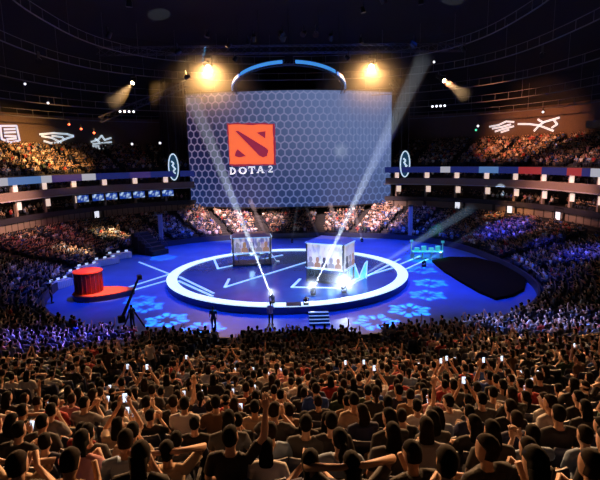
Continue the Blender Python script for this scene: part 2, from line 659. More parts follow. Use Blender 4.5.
def floor_strip(name, pix, w, m, parent, z=ST_H + 0.02, h=0.05):
    b = bmesh.new()
    pts = [at_z(x, y, z) for x, y in pix]
    for p, q in zip(pts[:-1], pts[1:]):
        d = (q - p).normalized()
        s = Vector((-d.y, d.x, 0)) * w / 2
        e = d * w * 0.4
        prism(b, [((p - s - e).x, (p - s - e).y), ((q - s + e).x, (q - s + e).y), ((q + s + e).x, (q + s + e).y), ((p + s - e).x, (p + s - e).y)], z - h / 2, z + h / 2)
    return part_local(obj(name, b, m), parent)


for pix in ([(214, 259), (218, 268.5), (282, 255)], [(229, 279), (225, 287), (308, 261.5)],
            [(300, 279), (292, 287), (350, 288)], [(346, 287), (400, 259)], [(180, 277), (213, 293)], [(179, 281), (212, 296)], [(352, 280), (392, 268)]):
    floor_strip('deck_strip_light', pix, 0.24, M_LEDTHIN, stage)
# dark gap in the rim at the front steps
bm = bmesh.new()
box(bm, (0.4, -11.5, ST_H + 0.06), (1.2, 0.95, 0.05))
bevel(bm, 0.02)
obj('step_landing', bm, M_BLACKMETAL, stage)

steps = empty('stage_steps', at_z(319, 322, 0))
tag(steps, 'short flight of pale edged steps at the front of the round stage', 'steps')
for i in range(4):
    bm = bmesh.new()
    box(bm, (0, -0.55 + i * 0.36, 0.08 + i * 0.075), (1.5, 0.36, 0.16 + i * 0.15))
    bevel(bm, 0.015)
    stp = obj('tread', bm, M_STAGE, steps)
    bm = bmesh.new()
    box(bm, (0, -0.72 + i * 0.36, 0.18 + i * 0.15), (1.5, 0.07, 0.05))
    obj('edge_light', bm, mat('step_edge_light', (0.5, 0.7, 1), 0.5, emit=(0.2, 0.45, 1.0), strength=0.6), stp)

# thin lit lines running over the arena floor beside the stage
for i, (pix, side) in enumerate((([(129, 287), (170, 274)], 'left'), ([(130, 291), (172, 279)], 'left'), ([(139, 262), (172, 275)], 'left'),
                         ([(372, 276), (420, 256)], 'right'), ([(384, 279), (428, 259)], 'right'))):
    b = bmesh.new()
    p, q = at_z(*pix[0], 0.04), at_z(*pix[1], 0.04)
    d = (q - p).normalized()
    box(b, (p + q) / 2, ((q - p).length, 0.2, 0.06), Matrix.Rotation(math.atan2(d.y, d.x), 3, 'Z'))
    o = obj('floor_strip_light', b, M_LEDTHIN)
    which = ('upper of the two parallel lines by the red drum', 'lower of the two parallel lines by the red drum', 'the one slanting away from the dark stair block',
             'upper of the two near the green lit set', 'lower of the two near the green lit set')[i]
    tag(o, 'pale floor light line, ' + which, 'light', 'strip lights on the arena floor')


# ------------------------------------------------------------------ player booths
M_BOOTHLIT = bpy.data.materials.new('booth_display_pictures')
M_BOOTHLIT.use_nodes = True
nb = NB(M_BOOTHLIT)
bs = nb.nt.nodes['Principled BSDF']
tc = nb.n('ShaderNodeTexCoord')
mp = nb.n('ShaderNodeMapping')
mp.inputs['Scale'].default_value = (1.5, 1.5, 0.55)
nb.nt.links.new(tc.outputs['Object'], mp.inputs[0])
vo = nb.n('ShaderNodeTexVoronoi')
vo.inputs['Scale'].default_value = 1.5
nb.nt.links.new(mp.outputs[0], vo.inputs['Vector'])
nz = nb.n('ShaderNodeTexNoise')
nz.inputs['Scale'].default_value = 2.6
nb.nt.links.new(mp.outputs[0], nz.inputs['Vector'])
c1 = nb.mix(nb.ramp(nz.outputs[0], 0.42, 0.55), (0.85, 0.80, 0.78), (0.10, 0.08, 0.10))
c1 = nb.mix(nb.ramp(vo.outputs[0], 0.5, 0.3), c1, (0.62, 0.38, 0.22))
nb.nt.links.new(c1, bs.inputs['Emission Color'])
bs.inputs['Emission Strength'].default_value = 0.55
M_GLASS = mat('booth_glass', (0.75, 0.88, 1.0), 0.08)
M_GLASS.node_tree.nodes['Principled BSDF'].inputs['Transmission Weight'].default_value = 0.95
M_GLASS.node_tree.nodes['Principled BSDF'].inputs['IOR'].default_value = 1.05


PORT = [mat('portrait_dark', (.05, .05, .06), .5, emit=(.05, .045, .06), strength=1.0), mat('portrait_brown', (.2, .12, .08), .5, emit=(.30, .17, .10), strength=1.0),
        mat('portrait_grey', (.2, .2, .22), .5, emit=(.20, .19, .22), strength=1.0)]


def booth(loc, rz, W, D, H, ph, label):
    """glass walled booth: posts, roof, lit display band along the top of front and side"""
    t = empty('player_booth', loc, rz)
    tag(t, label, 'booth', 'glass player booths on the stage')
    b = bmesh.new()
    box(b, (0, 0, 0.1), (W + .2, D + .2, 0.2))
    obj('base', bevel(b, 0.03), M_BLACKMETAL, t)
    for x in (-W / 2, W / 2):
        for y in (-D / 2, D / 2):
            b = bmesh.new()
            box(b, (x, y, H / 2 + .1), (0.16, 0.16, H - .2))
            obj('post', bevel(b, 0.02), M_TRUSS, t)
    b = bmesh.new()
    v = [b.verts.new(p) for p in ((-W / 2 - .15, -D / 2 - .15, H), (W / 2 + .15, -D / 2 - .15, H), (W / 2 + .15, D / 2 + .15, H), (-W / 2 - .15, D / 2 + .15, H),
                                  (-W / 2 + .5, -D / 2 + .4, H + .35), (W / 2 - .5, -D / 2 + .4, H + .35), (W / 2 - .5, D / 2 - .4, H + .35), (-W / 2 + .5, D / 2 - .4, H + .35))]
    for f in ((3, 2, 1, 0), (4, 5, 6, 7), (0, 1, 5, 4), (1, 2, 6, 5), (2, 3, 7, 6), (3, 0, 4, 7)):
        b.faces.new([v[i] for i in f])
    obj('roof', b, mat('booth_roof', (0.25, 0.27, 0.32), 0.4), t)
    for cx_, cy_, sx_, sy_ in ((0, -D / 2 - .1, W - .2, .08), (W / 2 + .1, 0, .08, D - .2), (-W / 2 - .1, 0, .08, D - .2)):
        b = bmesh.new()
        box(b, (cx_, cy_, H - ph / 2 - .05), (sx_, sy_, ph))
        p = obj('display_panel', b, M_BOOTHLIT, t)
        for zz in (H - .03, H - ph - .07):
            b = bmesh.new()
            box(b, (cx_ * 1.005, cy_ * 1.005, zz), (sx_ + .14, sy_ + .1, .07))
            obj('panel_border', b, M_LEDTHIN, p)
        wide = max(sx_, sy_)
        npz = 5 if wide > 3 else 3
        for k in range(npz):
            b = bmesh.new()
            pw_ = wide / npz
            hgt = min(ph * .86, pw_ * 1.5)
            out = []
            for (xx, zz) in ((-.47, 0), (.47, 0), (.45, .26), (.34, .38), (.12, .44), (.22, .56), (.24, .74), (.15, .92), (-.15, .92), (-.24, .74), (-.22, .56), (-.12, .44), (-.34, .38), (-.45, .26)):
                out.append((xx * pw_ + (k - (npz - 1) / 2) * pw_, H - ph * .96 + zz * hgt))
            sg = -1 if (cy_ < 0 or cx_ < 0) else 1
            def pt(a_, z_, o_):
                return (cx_ + a_, cy_ + o_ * sg, z_) if sx_ > sy_ else (cx_ + o_ * sg, cy_ + a_, z_)
            A = [b.verts.new(pt(a_, z_, .045)) for a_, z_ in out]
            B = [b.verts.new(pt(a_, z_, .065)) for a_, z_ in out]
            b.faces.new(A)
            b.faces.new(B)
            for q_ in range(len(out)):
                r_ = (q_ + 1) % len(out)
                b.faces.new((A[q_], A[r_], B[r_], B[q_]))
            bmesh.ops.recalc_face_normals(b, faces=b.faces[:])
            obj('portrait', b, PORT[(k * 2 + npz) % len(PORT)], p)
        b = bmesh.new()
        box(b, (cx_ * .98, cy_ * .98, (H - ph) / 2 + .1), (max(.03, sx_ - .1) if sx_ > 1 else .03, max(.03, sy_ - .1) if sy_ > 1 else .03, H - ph - .25))
        obj('glass_pane', b, M_GLASS, t)
    light('booth_light', 'POINT', Vector((0, 0, H - ph - .2)), (0, 0, 0), 160, (0.45, 0.75, 1.0), 0.3).parent = t
    return t


bl = onstage(252, 263.5)
booth(bl + Vector((0, 0, 0)), R(6), 4.0, 2.2, 3.1, 1.6, 'glass player booth farther back, white lit picture panels, beside white curved ramp')
br = onstage(331, 281)
booth(br + Vector((0, 0.4, 0)), R(-28), 3.6, 2.6, 3.7, 2.3, 'glass player booth nearer the crowd, two lit picture faces meeting at a corner')

# desks with monitors inside each booth
for (base, rz, n, lab, g) in ((bl, R(6), 5, 'dark player desk inside the farther glass booth', 'booth one monitors'), (br + Vector((0, .4, 0)), R(-28), 5, 'dark player desk inside the nearer glass booth', 'booth two monitors')):
    t = empty('player_desk', base + Vector((0, 0, 0.2)), rz)
    tag(t, lab, 'desk')
    b = bmesh.new()
    box(b, (0, 0, 0.74), (3.2, 0.7, 0.05))
    obj('table_top', bevel(b, .01), M_BLACKMETAL, t)
    for x in (-1.45, 1.45):
        b = bmesh.new()
        box(b, (x, 0, 0.36), (0.08, 0.6, 0.71))
        obj('leg', b, M_BLACKMETAL, t)

# white swooping ramp and cyan angular fins next to the booths
M_SWOOSH = mat('white_shell_self_glow', (0.8, 0.85, 0.9), 0.3, emit=(0.5, 0.8, 1.0), strength=0.35)  # ramp is no lamp; its blue-white glow is painted in as emission
rl = onstage(263, 261)
t = empty('curved_ramp', rl, R(8))
tag(t, 'white curved shell ramp standing right beside the farther booth', 'ramp')
bm = bmesh.new()
N = 16
prevv = None
for i in range(N + 1):
    a = i / N
    x = 1.4 + 2.6 * a
    z = 1.25 * math.sin(PI * min(1, a * 1.15)) ** 0.8 if a < .87 else 0.05
    w = 0.9 - .3 * a
    v = [bm.verts.new((x - 2.2, -w / 2 - .6 * a, max(.05, z))), bm.verts.new((x - 2.2, w / 2 - .6 * a, max(.05, z))), bm.verts.new((x - 2.2, w / 2 - .6 * a, max(0.0, z - .18))), bm.verts.new((x - 2.2, -w / 2 - .6 * a, max(0.0, z - .18)))]
    if prevv:
        for k in range(4):
            bm.faces.new((prevv[k], prevv[(k + 1) % 4], v[(k + 1) % 4], v[k]))
    else:
        bm.faces.new(v)
    prevv = v
bm.faces.new(prevv[::-1])
bmesh.ops.recalc_face_normals(bm, faces=bm.faces[:])
obj('shell', bm, M_SWOOSH, t, True)
M_CYAN = mat('cyan_lit_panel', (0.2, 0.7, 0.9), 0.3, emit=(0.03, 0.42, 0.75), strength=0.9)
rl = onstage(353, 278)
t = empty('light_sculpture', rl, R(-10))
tag(t, 'cyan glowing angular fins with white edges right of the nearer booth', 'sculpture')
for (x, h, w, tilt) in ((-1.0, 2.0, 0.9, .35), (0.1, 1.5, 1.1, -.2), (0.9, 1.7, .7, .3)):
    b = bmesh.new()
    pts = [(-w / 2, 0), (w / 2, 0), (w / 2 * .4 + tilt, h), (-w / 2 * .2 + tilt, h * .85)]
    A = [b.verts.new((x + p[0], -.06, p[1])) for p in pts]
    B = [b.verts.new((x + p[0], .06, p[1])) for p in pts]
    b.faces.new(A)
    b.faces.new(B[::-1])
    for i in range(4):
        b.faces.new((A[i], B[i], B[(i + 1) % 4], A[(i + 1) % 4]))
    fin = obj('fin', b, M_CYAN, t)
    b = bmesh.new()
    for i in range(1, 4):
        tube(b, (x + pts[i][0], -.07, pts[i][1]), (x + pts[(i + 1) % 4][0], -.07, pts[(i + 1) % 4][1]), .06)
    obj('edge_light', b, M_LEDTHIN, fin)

# ------------------------------------------------------------------ red drum set on the left
dl = at_z(94, 297, 0)
t = empty('drum_platform', dl, R(12))
tag(t, 'red drum shaped set on an orange teardrop carpeted base, left of the stage', 'set piece')
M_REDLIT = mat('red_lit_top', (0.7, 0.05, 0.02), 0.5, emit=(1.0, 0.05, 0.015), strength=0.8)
M_REDDARK = mat('dark_red_lacquer', (0.16, 0.015, 0.012), 0.45, noise=.3)
M_ORANGECARPET = mat('orange_carpet', (0.75, 0.16, 0.03), 0.8, noise=.3)


def teardrop(s, grow=0.0, n=40):
    out = []
    for i in range(n):
        a = 2 * PI * i / n
        rr_ = 1.75 + grow
        x, y = rr_ * math.cos(a), rr_ * math.sin(a)
        if x > 0:
            x *= 2.0
            y *= 1 - .35 * (x / (rr_ * 2.0)) ** 2
        out.append((x * s, y * s))
    return out


bm = bmesh.new()
prism(bm, teardrop(1.0), 0.0, 0.45)
obj('base', bm, mat('glossy_blue_black_skirt', (0.03, 0.03, 0.06), .25), t)
bm = bmesh.new()
prism(bm, teardrop(.98), 0.45, 0.52)
obj('carpet', bm, M_ORANGECARPET, t)
bm = bmesh.new()
rg_ = lathe(bm, [(1.12, .52), (1.10, 1.0), (1.14, 2.2), (1.22, 2.3), (1.22, 2.42)], 40, (-.35, .1, 0))
drum = obj('drum', bm, M_REDDARK, t, False)
bm = bmesh.new()
for i in range(20):
    a = 2 * PI * i / 20
    p = Vector((-.35 + 1.15 * math.cos(a), .1 + 1.15 * math.sin(a), .55))
    tube(bm, p, p + Vector((0, 0, 1.7)), .045, seg=6)
obj('drum_lattice', bm, mat('red_trim', (.3, .03, .02), .5), drum)
bm = bmesh.new()
rg_ = lathe(bm, [(1.24, 2.38), (1.24, 2.46), (0.9, 2.56)], 40, (-.35, .1, 0))
bm.faces.new(rg_[-1])
obj('drum_top', bm, M_REDLIT, drum)
light('drum_fill_light', 'SPOT', (dl.x + 2, dl.y - 2, 9), (dl.x + 1.0, dl.y, .5), 9000, (1.0, .22, .04), .2, 28, .6)  # spot added to brighten the orange base, without a fixture

# dark rounded runway on the right of the floor, flat boat shaped cover
pix = [(432, 260), (450, 256.5), (475, 257), (500, 263), (518, 270), (526, 279), (524, 288), (512, 294.5), (496, 297.5), (480, 291), (462, 281), (444, 270)]
MCLOTH = mat('matt_black_cloth', (0.012, 0.007, 0.004), 0.95)
MCLOTH.node_tree.nodes['Principled BSDF'].inputs['Specular IOR Level'].default_value = 0.03
bm = bmesh.new()
prism(bm, [(p.x, p.y) for p in (at_z(x, y, 0.25) for x, y in pix)], 0.0, 0.25)
bmesh.ops.recalc_face_normals(bm, faces=bm.faces[:])
tag(obj('dark_floor_cover', bm, MCLOTH), 'big matt black rounded cover lying on the right side of the blue floor', 'floor cover')

# green lit equipment set, far right of the stage
gl = at_z(427, 259, 0)
t = empty('desk_set', gl, R(-8))
tag(t, 'green lit long table set with equipment and posts beyond the stage, right', 'table')
M_SETGREY = mat('set_grey', (0.45, 0.5, 0.5), .6)
b = bmesh.new()
box(b, (0, 0, .9), (3.6, .9, .1))
obj('table_top', bevel(b, .02), M_SETGREY, t)
for x in (-1.6, -.5, .5, 1.6):
    b = bmesh.new()
    box(b, (x, 0, .43), (.1, .7, .85))
    obj('leg', b, M_SETGREY, t)
for x, h in ((-1.8, 2.0), (1.8, 1.9)):
    b = bmesh.new()
    tube(b, (x, .3, 0), (x, .3, h), .07)
    box(b, (x, .3, h + .1), (.35, .25, .25))
    obj('lamp_post', b, M_SETGREY, t)
b = bmesh.new()
for i, x in enumerate((-1.2, -.4, .45, 1.2)):
    box(b, (x, .05, 1.15 + .1 * (i % 2)), (.55, .3, .4 + .2 * (i % 2)))
obj('equipment_case', b, M_SETGREY, t)
light('green_light', 'SPOT', (gl.x, gl.y - 2, 9), (gl.x, gl.y, .5), 5200, (0.02, 1.0, .5), .2, 36, .6)

# production tables on the left edge of the floor, each its own table
for i, (px, py, ln, rz) in enumerate(((119, 259, 3.0, 35), (106, 265, 3.0, 45), (88, 272, 2.6, 52), (72, 279, 2.6, 58), (60, 288, 2.4, 66))):
    p = at_z(px, py, 0)
    t = empty('production_table', p, R(rz))
    tag(t, 'long white clothed work table at the left floor edge, %s from the far end' % ('first', 'second', 'third', 'fourth', 'fifth')[i], 'table', 'work tables along the left floor edge')
    b = bmesh.new()
    box(b, (0, 0, .73), (ln, .8, .05))
    obj('table_top', bevel(b, .01), M_WHITE, t)
    b = bmesh.new()
    n = 24
    A = [b.verts.new((-ln / 2 + ln * k / n, -.41 - .02 * (k % 2), .74)) for k in range(n + 1)]
    B = [b.verts.new((-ln / 2 + ln * k / n, -.44 - .05 * (k % 2), .05)) for k in range(n + 1)]
    for k in range(n):
        b.faces.new((A[k], A[k + 1], B[k + 1], B[k]))
    obj('skirt', b, M_WHITE, t)
    for x in (-ln / 2 + .1, ln / 2 - .1):
        b = bmesh.new()
        tube(b, (x, .2, 0), (x, .2, .72), .03)
        obj('leg', b, M_TRUSS, t)
    for k in range(3):
        lp = empty('laptop', Vector(p) + Matrix.Rotation(R(rz), 3, 'Z') @ Vector((-ln / 3 + k * ln / 3, 0, .757)), R(rz))
        tag(lp, 'open laptop on the %s work table from the far end, %s along' % (('first', 'second', 'third', 'fourth', 'fifth')[i], ('first', 'middle', 'last')[k]), 'laptop', 'laptops on the work tables')
        b = bmesh.new()
        box(b, (0, 0, .01), (.36, .25, .02))
        obj('keyboard_base', b, M_TRUSS, lp)
        b = bmesh.new()
        box(b, (0, .13, .13), (.36, .015, .24))
        obj('screen', b, mat('laptop_screen', (.5, .6, .9), .4, emit=(.6, .75, 1), strength=.7), lp)

# dark stair block at the corner, left of the stage
p = at_z(150, 253, 0)
t = empty('stair_block', p, R(-38))
tag(t, 'black covered stair block with a handrail at the far left floor corner', 'stairs')
b = bmesh.new()
for i in range(6):
    box(b, (-1.8 + i * .75, 0, (2.6 - i * .4) / 2), (.75, 2.4, 2.6 - i * .4))
obj('steps', b, M_BLACK, t)
b = bmesh.new()
for y in (-1.2, 1.2):
    polytube(b, [(-2.1, y, 3.5), (2.2, y, 1.2)], .04)
    for i in range(4):
        polytube(b, [(-2.1 + i * 1.4, y, 0.0), (-2.1 + i * 1.4, y, 3.5 - i * .75)], .03)
obj('handrail', b, M_TRUSS, t)

# pale square columns at both far corners
for (px, pyb, pyt, lab) in ((162, 246, 214, 'pale slim column at the far left floor corner beside the screen crowd'), (410, 240, 206, 'pale slim column at the far right floor corner beside the screen crowd')):
    p = at_z(px, pyb, 0)
    q = at_y(px, pyt, p.y)
    t = empty('speaker_column', p)
    tag(t, lab, 'column', 'slim columns at the far corners')
    b = bmesh.new()
    box(b, (0, 0, .1), (.9, .9, .2))
    obj('base', bevel(b, .02), M_BLACKMETAL, t)
    b = bmesh.new()
    box(b, (0, 0, q.z / 2 + .1), (.55, .55, q.z - .2))
    obj('shaft', bevel(b, .04), mat('column_grey', (.35, .33, .38), .6), t)
    b = bmesh.new()
    box(b, (0, 0, q.z + .05), (.7, .7, .15))
    obj('cap', bevel(b, .02), M_BLACKMETAL, t)

# camera crane at the near left edge of the floor
p = at_z(133, 327, 0)
t = empty('camera_crane', p, R(25))
tag(t, 'black camera crane with long raised boom at the near left floor edge', 'camera crane')
b = bmesh.new()
for a in (90, 210, 330):
    tube(b, (.9 * math.cos(R(a)), .9 * math.sin(R(a)), 0), (0, 0, 1.5), .06)
obj('tripod', b, M_BLACK, t)
b = bmesh.new()
tube(b, (-.7, -.2, .9), (.7, .25, 3.6), .12, .07)
obj('boom', b, M_BLACK, t)
b = bmesh.new()
box(b, (-.75, -.22, .8), (.5, .35, .5))
obj('counterweight', bevel(b, .03), M_BLACK, t)
b = bmesh.new()
box(b, (.75, .27, 3.6), (.3, .45, .3))
tube(b, (.75, .47, 3.6), (.75, .75, 3.6), .1)
obj('camera_head', b, M_BLACKMETAL, t)

# ------------------------------------------------------------------ the tiers' fronts: ribbon screen, pillars, lit panels, screens
def side_of(p):
    return 'left' if p.x < 0 else 'right'


def ribbon_mat(n, c, k=.75):
    return mat('ribbon_' + n, (.01, .01, .012), .5, emit=c, strength=k)


RIB = [ribbon_mat('navy', (.012, .02, .15)), ribbon_mat('sky', (.10, .22, .52)), ribbon_mat('white', (.5, .5, .58)), ribbon_mat('red', (.42, .03, .03)), ribbon_mat('violet', (.05, .03, .17))]
RIB_SEG = {'left': [(-999, 8, 2), (8, 41, 1), (41, 52, 2), (52, 82, 4), (82, 96, 2), (96, 130, 0), (130, 150, 4), (150, 999, 0)],
           'right': [(-999, 440, 0), (440, 450, 2), (450, 478, 0), (478, 498, 1), (498, 518, 0), (518, 541, 3), (541, 566, 0), (566, 581, 3), (581, 590, 0), (590, 999, 2)]}
FINE = [-PI / 2 + 2 * PI * i / 1440 for i in range(1441)]
for nm, ths, lab in (('left', [t for t in FINE if bowl(t, 13).x < -8 and bowl(t, 13).y > 28], 'long blue ribbon screen along the upper tier front, left of the big screen'),
                     ('right', [t for t in FINE if bowl(t, 13).x > 8 and bowl(t, 13).y > 28], 'long ribbon screen with blue and red panels on the upper tier front, right')):
    bm = bmesh.new()
    prev = None
    for th in ths:
        a, o_ = bowl(th, 12.8), bowl(th, 13.1)
        v = [bm.verts.new(up(a, 9.25)), bm.verts.new(up(a, 10.2)), bm.verts.new(up(o_, 10.2)), bm.verts.new(up(o_, 9.25))]
        if prev:
            q = project(v[0].co) or (-999 if nm == 'left' else 998, 0)
            mi = next(m_ for x0, x1, m_ in RIB_SEG[nm] if x0 <= max(-998, min(998, q[0])) < x1)
            for k in range(4):
                bm.faces.new((prev[k], prev[(k + 1) % 4], v[(k + 1) % 4], v[k])).material_index = mi
        prev = v
    bmesh.ops.recalc_face_normals(bm, faces=bm.faces[:])
    tag(obj('ribbon_display', bm, RIB), lab, 'display')

# even arc-length stations along the tier front
def stations(d, step, ok=lambda p: True, start=0.0):
    pts = [bowl(-PI / 2 + 2 * PI * i / 4000, d) for i in range(4001)]
    out, acc, nxt = [], 0.0, start
    for i, (p, q) in enumerate(zip(pts[:-1], pts[1:])):
        acc += (q - p).length
        if acc >= nxt:
            nxt += step
            th = -PI / 2 + 2 * PI * i / 4000
            if ok(p):
                out.append((p, th))
    return out


def inward(th, d):
    a = bowl(th - .003, d)
    b = bowl(th + .003, d)
    t_ = (b - a).normalized()
    n_ = Vector((-t_.y, t_.x, 0))
    if n_.dot(Vector((CX, CY, 0)) - a) < 0:
        n_ = -n_
    return n_


def in_view(p, m=40):
    q = project(p)
    return q is not None and -m < q[0] < 600 + m and -m < q[1] < 480 + m


M_LITPANEL = mat('lit_door_panel', (.9, .85, .8), .5, emit=(1.0, .72, .58), strength=.75)
M_PILLAR = mat('pillar_plaster', (.42, .32, .26), .6)
cnt = {'left': 0, 'right': 0}
ORD = ['first', 'second', 'third', 'fourth', 'fifth', 'sixth', 'seventh', 'eighth', 'ninth', 'tenth', '11th', '12th', '13th', '14th', '15th', '16th', '17th', '18th', '19th', '20th']


def ordn(i):
    """1 -> first ... 23 -> 23rd"""
    if i <= 20:
        return ORD[i - 1]
    return '%d%s' % (i, {1: 'st', 2: 'nd', 3: 'rd'}.get(i % 10, 'th') if i % 100 not in (11, 12, 13) else 'th')


for level, (z0, z1, lz0, lz1, dd) in (('lower', (4.98, 7.22, 6.0, 7.0, 13.25)), ('upper', (8.33, 9.9, 8.35, 9.3, 13.15))):
    for side in ('left', 'right'):
        sts = [(p, th) for p, th in stations(dd, 5.0 if level == 'upper' else 5.0, lambda p: p.y > 40 and abs(p.x) > 13, 2.0)
               if (p.x < 0) == (side == 'left') and in_view((p.x, p.y, z0 + 1), 10)]
        sts.sort(key=lambda s: project((s[0].x, s[0].y, z0 + 1))[0])
        for i, (p, th) in enumerate(sts):
            n_ = inward(th, dd)
            rz = math.atan2(n_.y, n_.x) + PI / 2
            t = empty('balcony_pillar', (p.x, p.y, z0), rz)
            tag(t, 'pale pillar with small lit panel on the %s balcony, %s from the picture\'s left, %s side' % (level, ordn(i + 1), side), 'pillar', 'pillars of the %s %s balcony' % (side, level))
            b = bmesh.new()
            box(b, (0, .25, (z1 - z0) / 2), (.34, .34, z1 - z0))
            obj('shaft', b, M_PILLAR, t)
            b = bmesh.new()
            box(b, (.45, .1, (lz0 + lz1) / 2 - z0), (.75, .1, lz1 - lz0))
            obj('lit_panel', b, M_LITPANEL, t)

M_TV = bpy.data.materials.new('suite_screen_picture')
M_TV.use_nodes = True
nb = NB(M_TV)
bs = nb.nt.nodes['Principled BSDF']
tc = nb.n('ShaderNodeTexCoord')
nz = nb.n('ShaderNodeTexNoise')
nz.inputs['Scale'].default_value = 1.6
nb.nt.links.new(tc.outputs['Object'], nz.inputs['Vector'])
nb.nt.links.new(nb.mix(nb.ramp(nz.outputs[0], .47, .6), (.01, .05, .36), (.55, .75, 1.0)), bs.inputs['Emission Color'])
bs.inputs['Emission Strength'].default_value = .8
bs.inputs['Base Color'].default_value = (.01, .01, .02, 1)
for i, px in enumerate((83, 97, 111, 125, 139, 154, 168)):
    # on the front of the lower balcony, spaced along it
    best = min((s for s in stations(12.7, .25) if s[0].y > 45), key=lambda s: abs((project((s[0].x, s[0].y, 6.9)) or (999, 0))[0] - px))
    p, th = best
    n_ = inward(th, 12.7)
    rz = math.atan2(n_.y, n_.x) + PI / 2
    t = empty('balcony_screen', (p.x, p.y, 6.0), rz)
    tag(t, 'wide blue white screen under the left balcony ledge, %s from left' % ordn(i + 1), 'screen', 'screens under the left balcony ledge')
    b = bmesh.new()
    box(b, (0, 0, .6), (2.0, .1, 1.15))
    obj('frame', bevel(b, .02), M_BLACKMETAL, t)
    b = bmesh.new()
    box(b, (0, -.06, .6), (1.85, .02, 1.0))
    obj('picture', b, M_TV, t)

# lit doorways in the panel wall
for i, (px, py) in enumerate(((99, 217), (460, 212), (511, 212), (559, 217))):
    best = min((s for s in stations(12.93, .25) if s[0].y > 40), key=lambda s: abs((project((s[0].x, s[0].y, 3.8)) or (999, 0))[0] - px))
    p, th = best
    n_ = inward(th, 12.93)
    rz = math.atan2(n_.y, n_.x) + PI / 2
    t = empty('exit_doorway', (p.x, p.y, 3.0), rz)
    tag(t, 'small bright lit doorway in the wall above the lower stand, ' + ('left side', 'first of three on the right', 'second of three on the right', 'third of three on the right')[i], 'doorway', 'doorways above the lower stand')
    b = bmesh.new()
    for x in (-.8, .8):
        box(b, (x, 0, 1.0), (.2, .3, 2.0))
    box(b, (0, 0, 2.05), (1.8, .3, .2))
    obj('door_frame', b, M_BLACKMETAL, t)
    b = bmesh.new()
    box(b, (-.3, -.02, 1.0), (.75, .1, 1.8))
    obj('lit_opening', b, mat('door_light', (1, 1, 1), .5, emit=(.85, .88, 1.0), strength=.9), t)

# oval emblem signs on both sides of the big screen
M_SIGNBACK = mat('sign_dark_teal', (.01, .03, .06), .5, emit=(.012, .06, .12), strength=.6)
M_SIGNLINE = mat('sign_pale_line', (.8, .9, 1), .5, emit=(.62, .8, .95), strength=.85)
for (px, py, sx_, lab) in ((173.5, 167, 1, 'tall oval emblem sign with pale outline, left of the big screen'), (405, 164, -1, 'tall oval emblem sign with pale outline, right of the big screen')):
    Y = 82.0
    p = at_y(px, py, Y)
    t = empty('emblem_sign', p)
    tag(t, lab, 'sign', 'oval signs flanking the big screen')
    b = bmesh.new()
    box(b, (0, .2, 0), (1.9, .2, 4.9))
    obj('backing', bevel(b, .05), M_BLACK, t)
    b = bmesh.new()
    n = 40
    vs = [b.verts.new((.8 * math.cos(2 * PI * i / n), .05, 2.15 * math.sin(2 * PI * i / n))) for i in range(n)]
    b.faces.new(vs)
    e = bmesh.ops.extrude_face_region(b, geom=b.faces[:])
    for v in e['geom']:
        if isinstance(v, bmesh.types.BMVert):
            v.co.y -= .05
    bmesh.ops.recalc_face_normals(b, faces=b.faces[:])
    obj('oval_field', b, M_SIGNBACK, t)
    b = bmesh.new()
    polytube(b, [(.8 * math.cos(2 * PI * i / n), -.03, 2.15 * math.sin(2 * PI * i / n)) for i in range(n)], .1, closed=True)
    obj('oval_outline', b, M_SIGNLINE, t)
    b = bmesh.new()
    for pts in ([(-.3, .95), (.1, .6), (-.2, .25)], [(-.2, .35), (.3, -.45)], [(.35, -.2), (-.1, -.75), (.3, -1.1)]):
        for a_, c_ in zip(pts[:-1], pts[1:]):
            tube(b, (a_[0], -.03, a_[1]), (c_[0], -.03, c_[1]), .15, .11)
    obj('emblem_mark', b, M_SIGNLINE, t)
    # hanging pole
    b = bmesh.new()
    for x in (-.6, .6):
        tube(b, (x, .2, 2.4), (x, .2, 15.0), .05)
    obj('hanger', b, M_TRUSS, t)

# pale team marks on the upper walls, flat lit signs
M_MARK = mat('wall_mark_light', (.8, .85, .9), .5, emit=(.55, .66, .75), strength=.75)
M_MARKBLUE = mat('wall_mark_blue', (.4, .5, .8), .5, emit=(.30, .42, .75), strength=.75)
marks = [
    (58, 138, 'pale swept wing shaped mark on the left upper wall, middle of three',
     [[(-10, -3), (-2, -4.5), (6, -4), (10, -2.5)], [(-9, -1.5), (-3, 0), (1, 3.5), (6, 0), (10, -2)], [(-3, -2), (3, -1), (4, 1)], [(-8, 3), (-4, 5), (2, 4)]], M_MARK),
    (102, 142, 'pale spiky crown shaped mark on the left upper wall, nearest the big screen',
     [[(-8, 0), (-3, -2), (0, -6), (2, -2), (7, -4)], [(-7, 2), (0, 1), (7, 0)], [(-8, 4), (0, 4), (7, 3)], [(-5, -3), (-2, 0)], [(-5, 6), (2, 6), (6, 5)]], M_MARK),
    (10, 134, 'bluish white square picture mark on the left upper wall near the picture edge',
     [[(-6, -7), (4, -8), (5, 6), (-1, 8), (-6, 5), (-6, -7)], [(-4, -4), (3, -5)], [(-4, -1), (3, -2)], [(-4, 2), (3, 2)], [(-3, 5), (3, 4)]], M_MARKBLUE),
    (502, 127, 'pale broken wing mark on the right upper wall, nearer the big screen',
     [[(-8, -1), (-2, -2), (3, -5), (8, -4)], [(-6, 1), (0, 0), (6, -2)], [(-4, 4), (1, 2), (8, 0)], [(0, 5), (5, 3)]], M_MARK),
    (538, 125.5, 'pale leaping figure mark on the right upper wall',
     [[(-14, -3), (-6, -2), (0, 0), (6, 4), (9, 6)], [(-3, 5), (0, 0), (3, -3), (12, -6)], [(-1, -6), (2, -3)], [(9, -4), (11, 0), (8, 3)]], M_MARK),
]
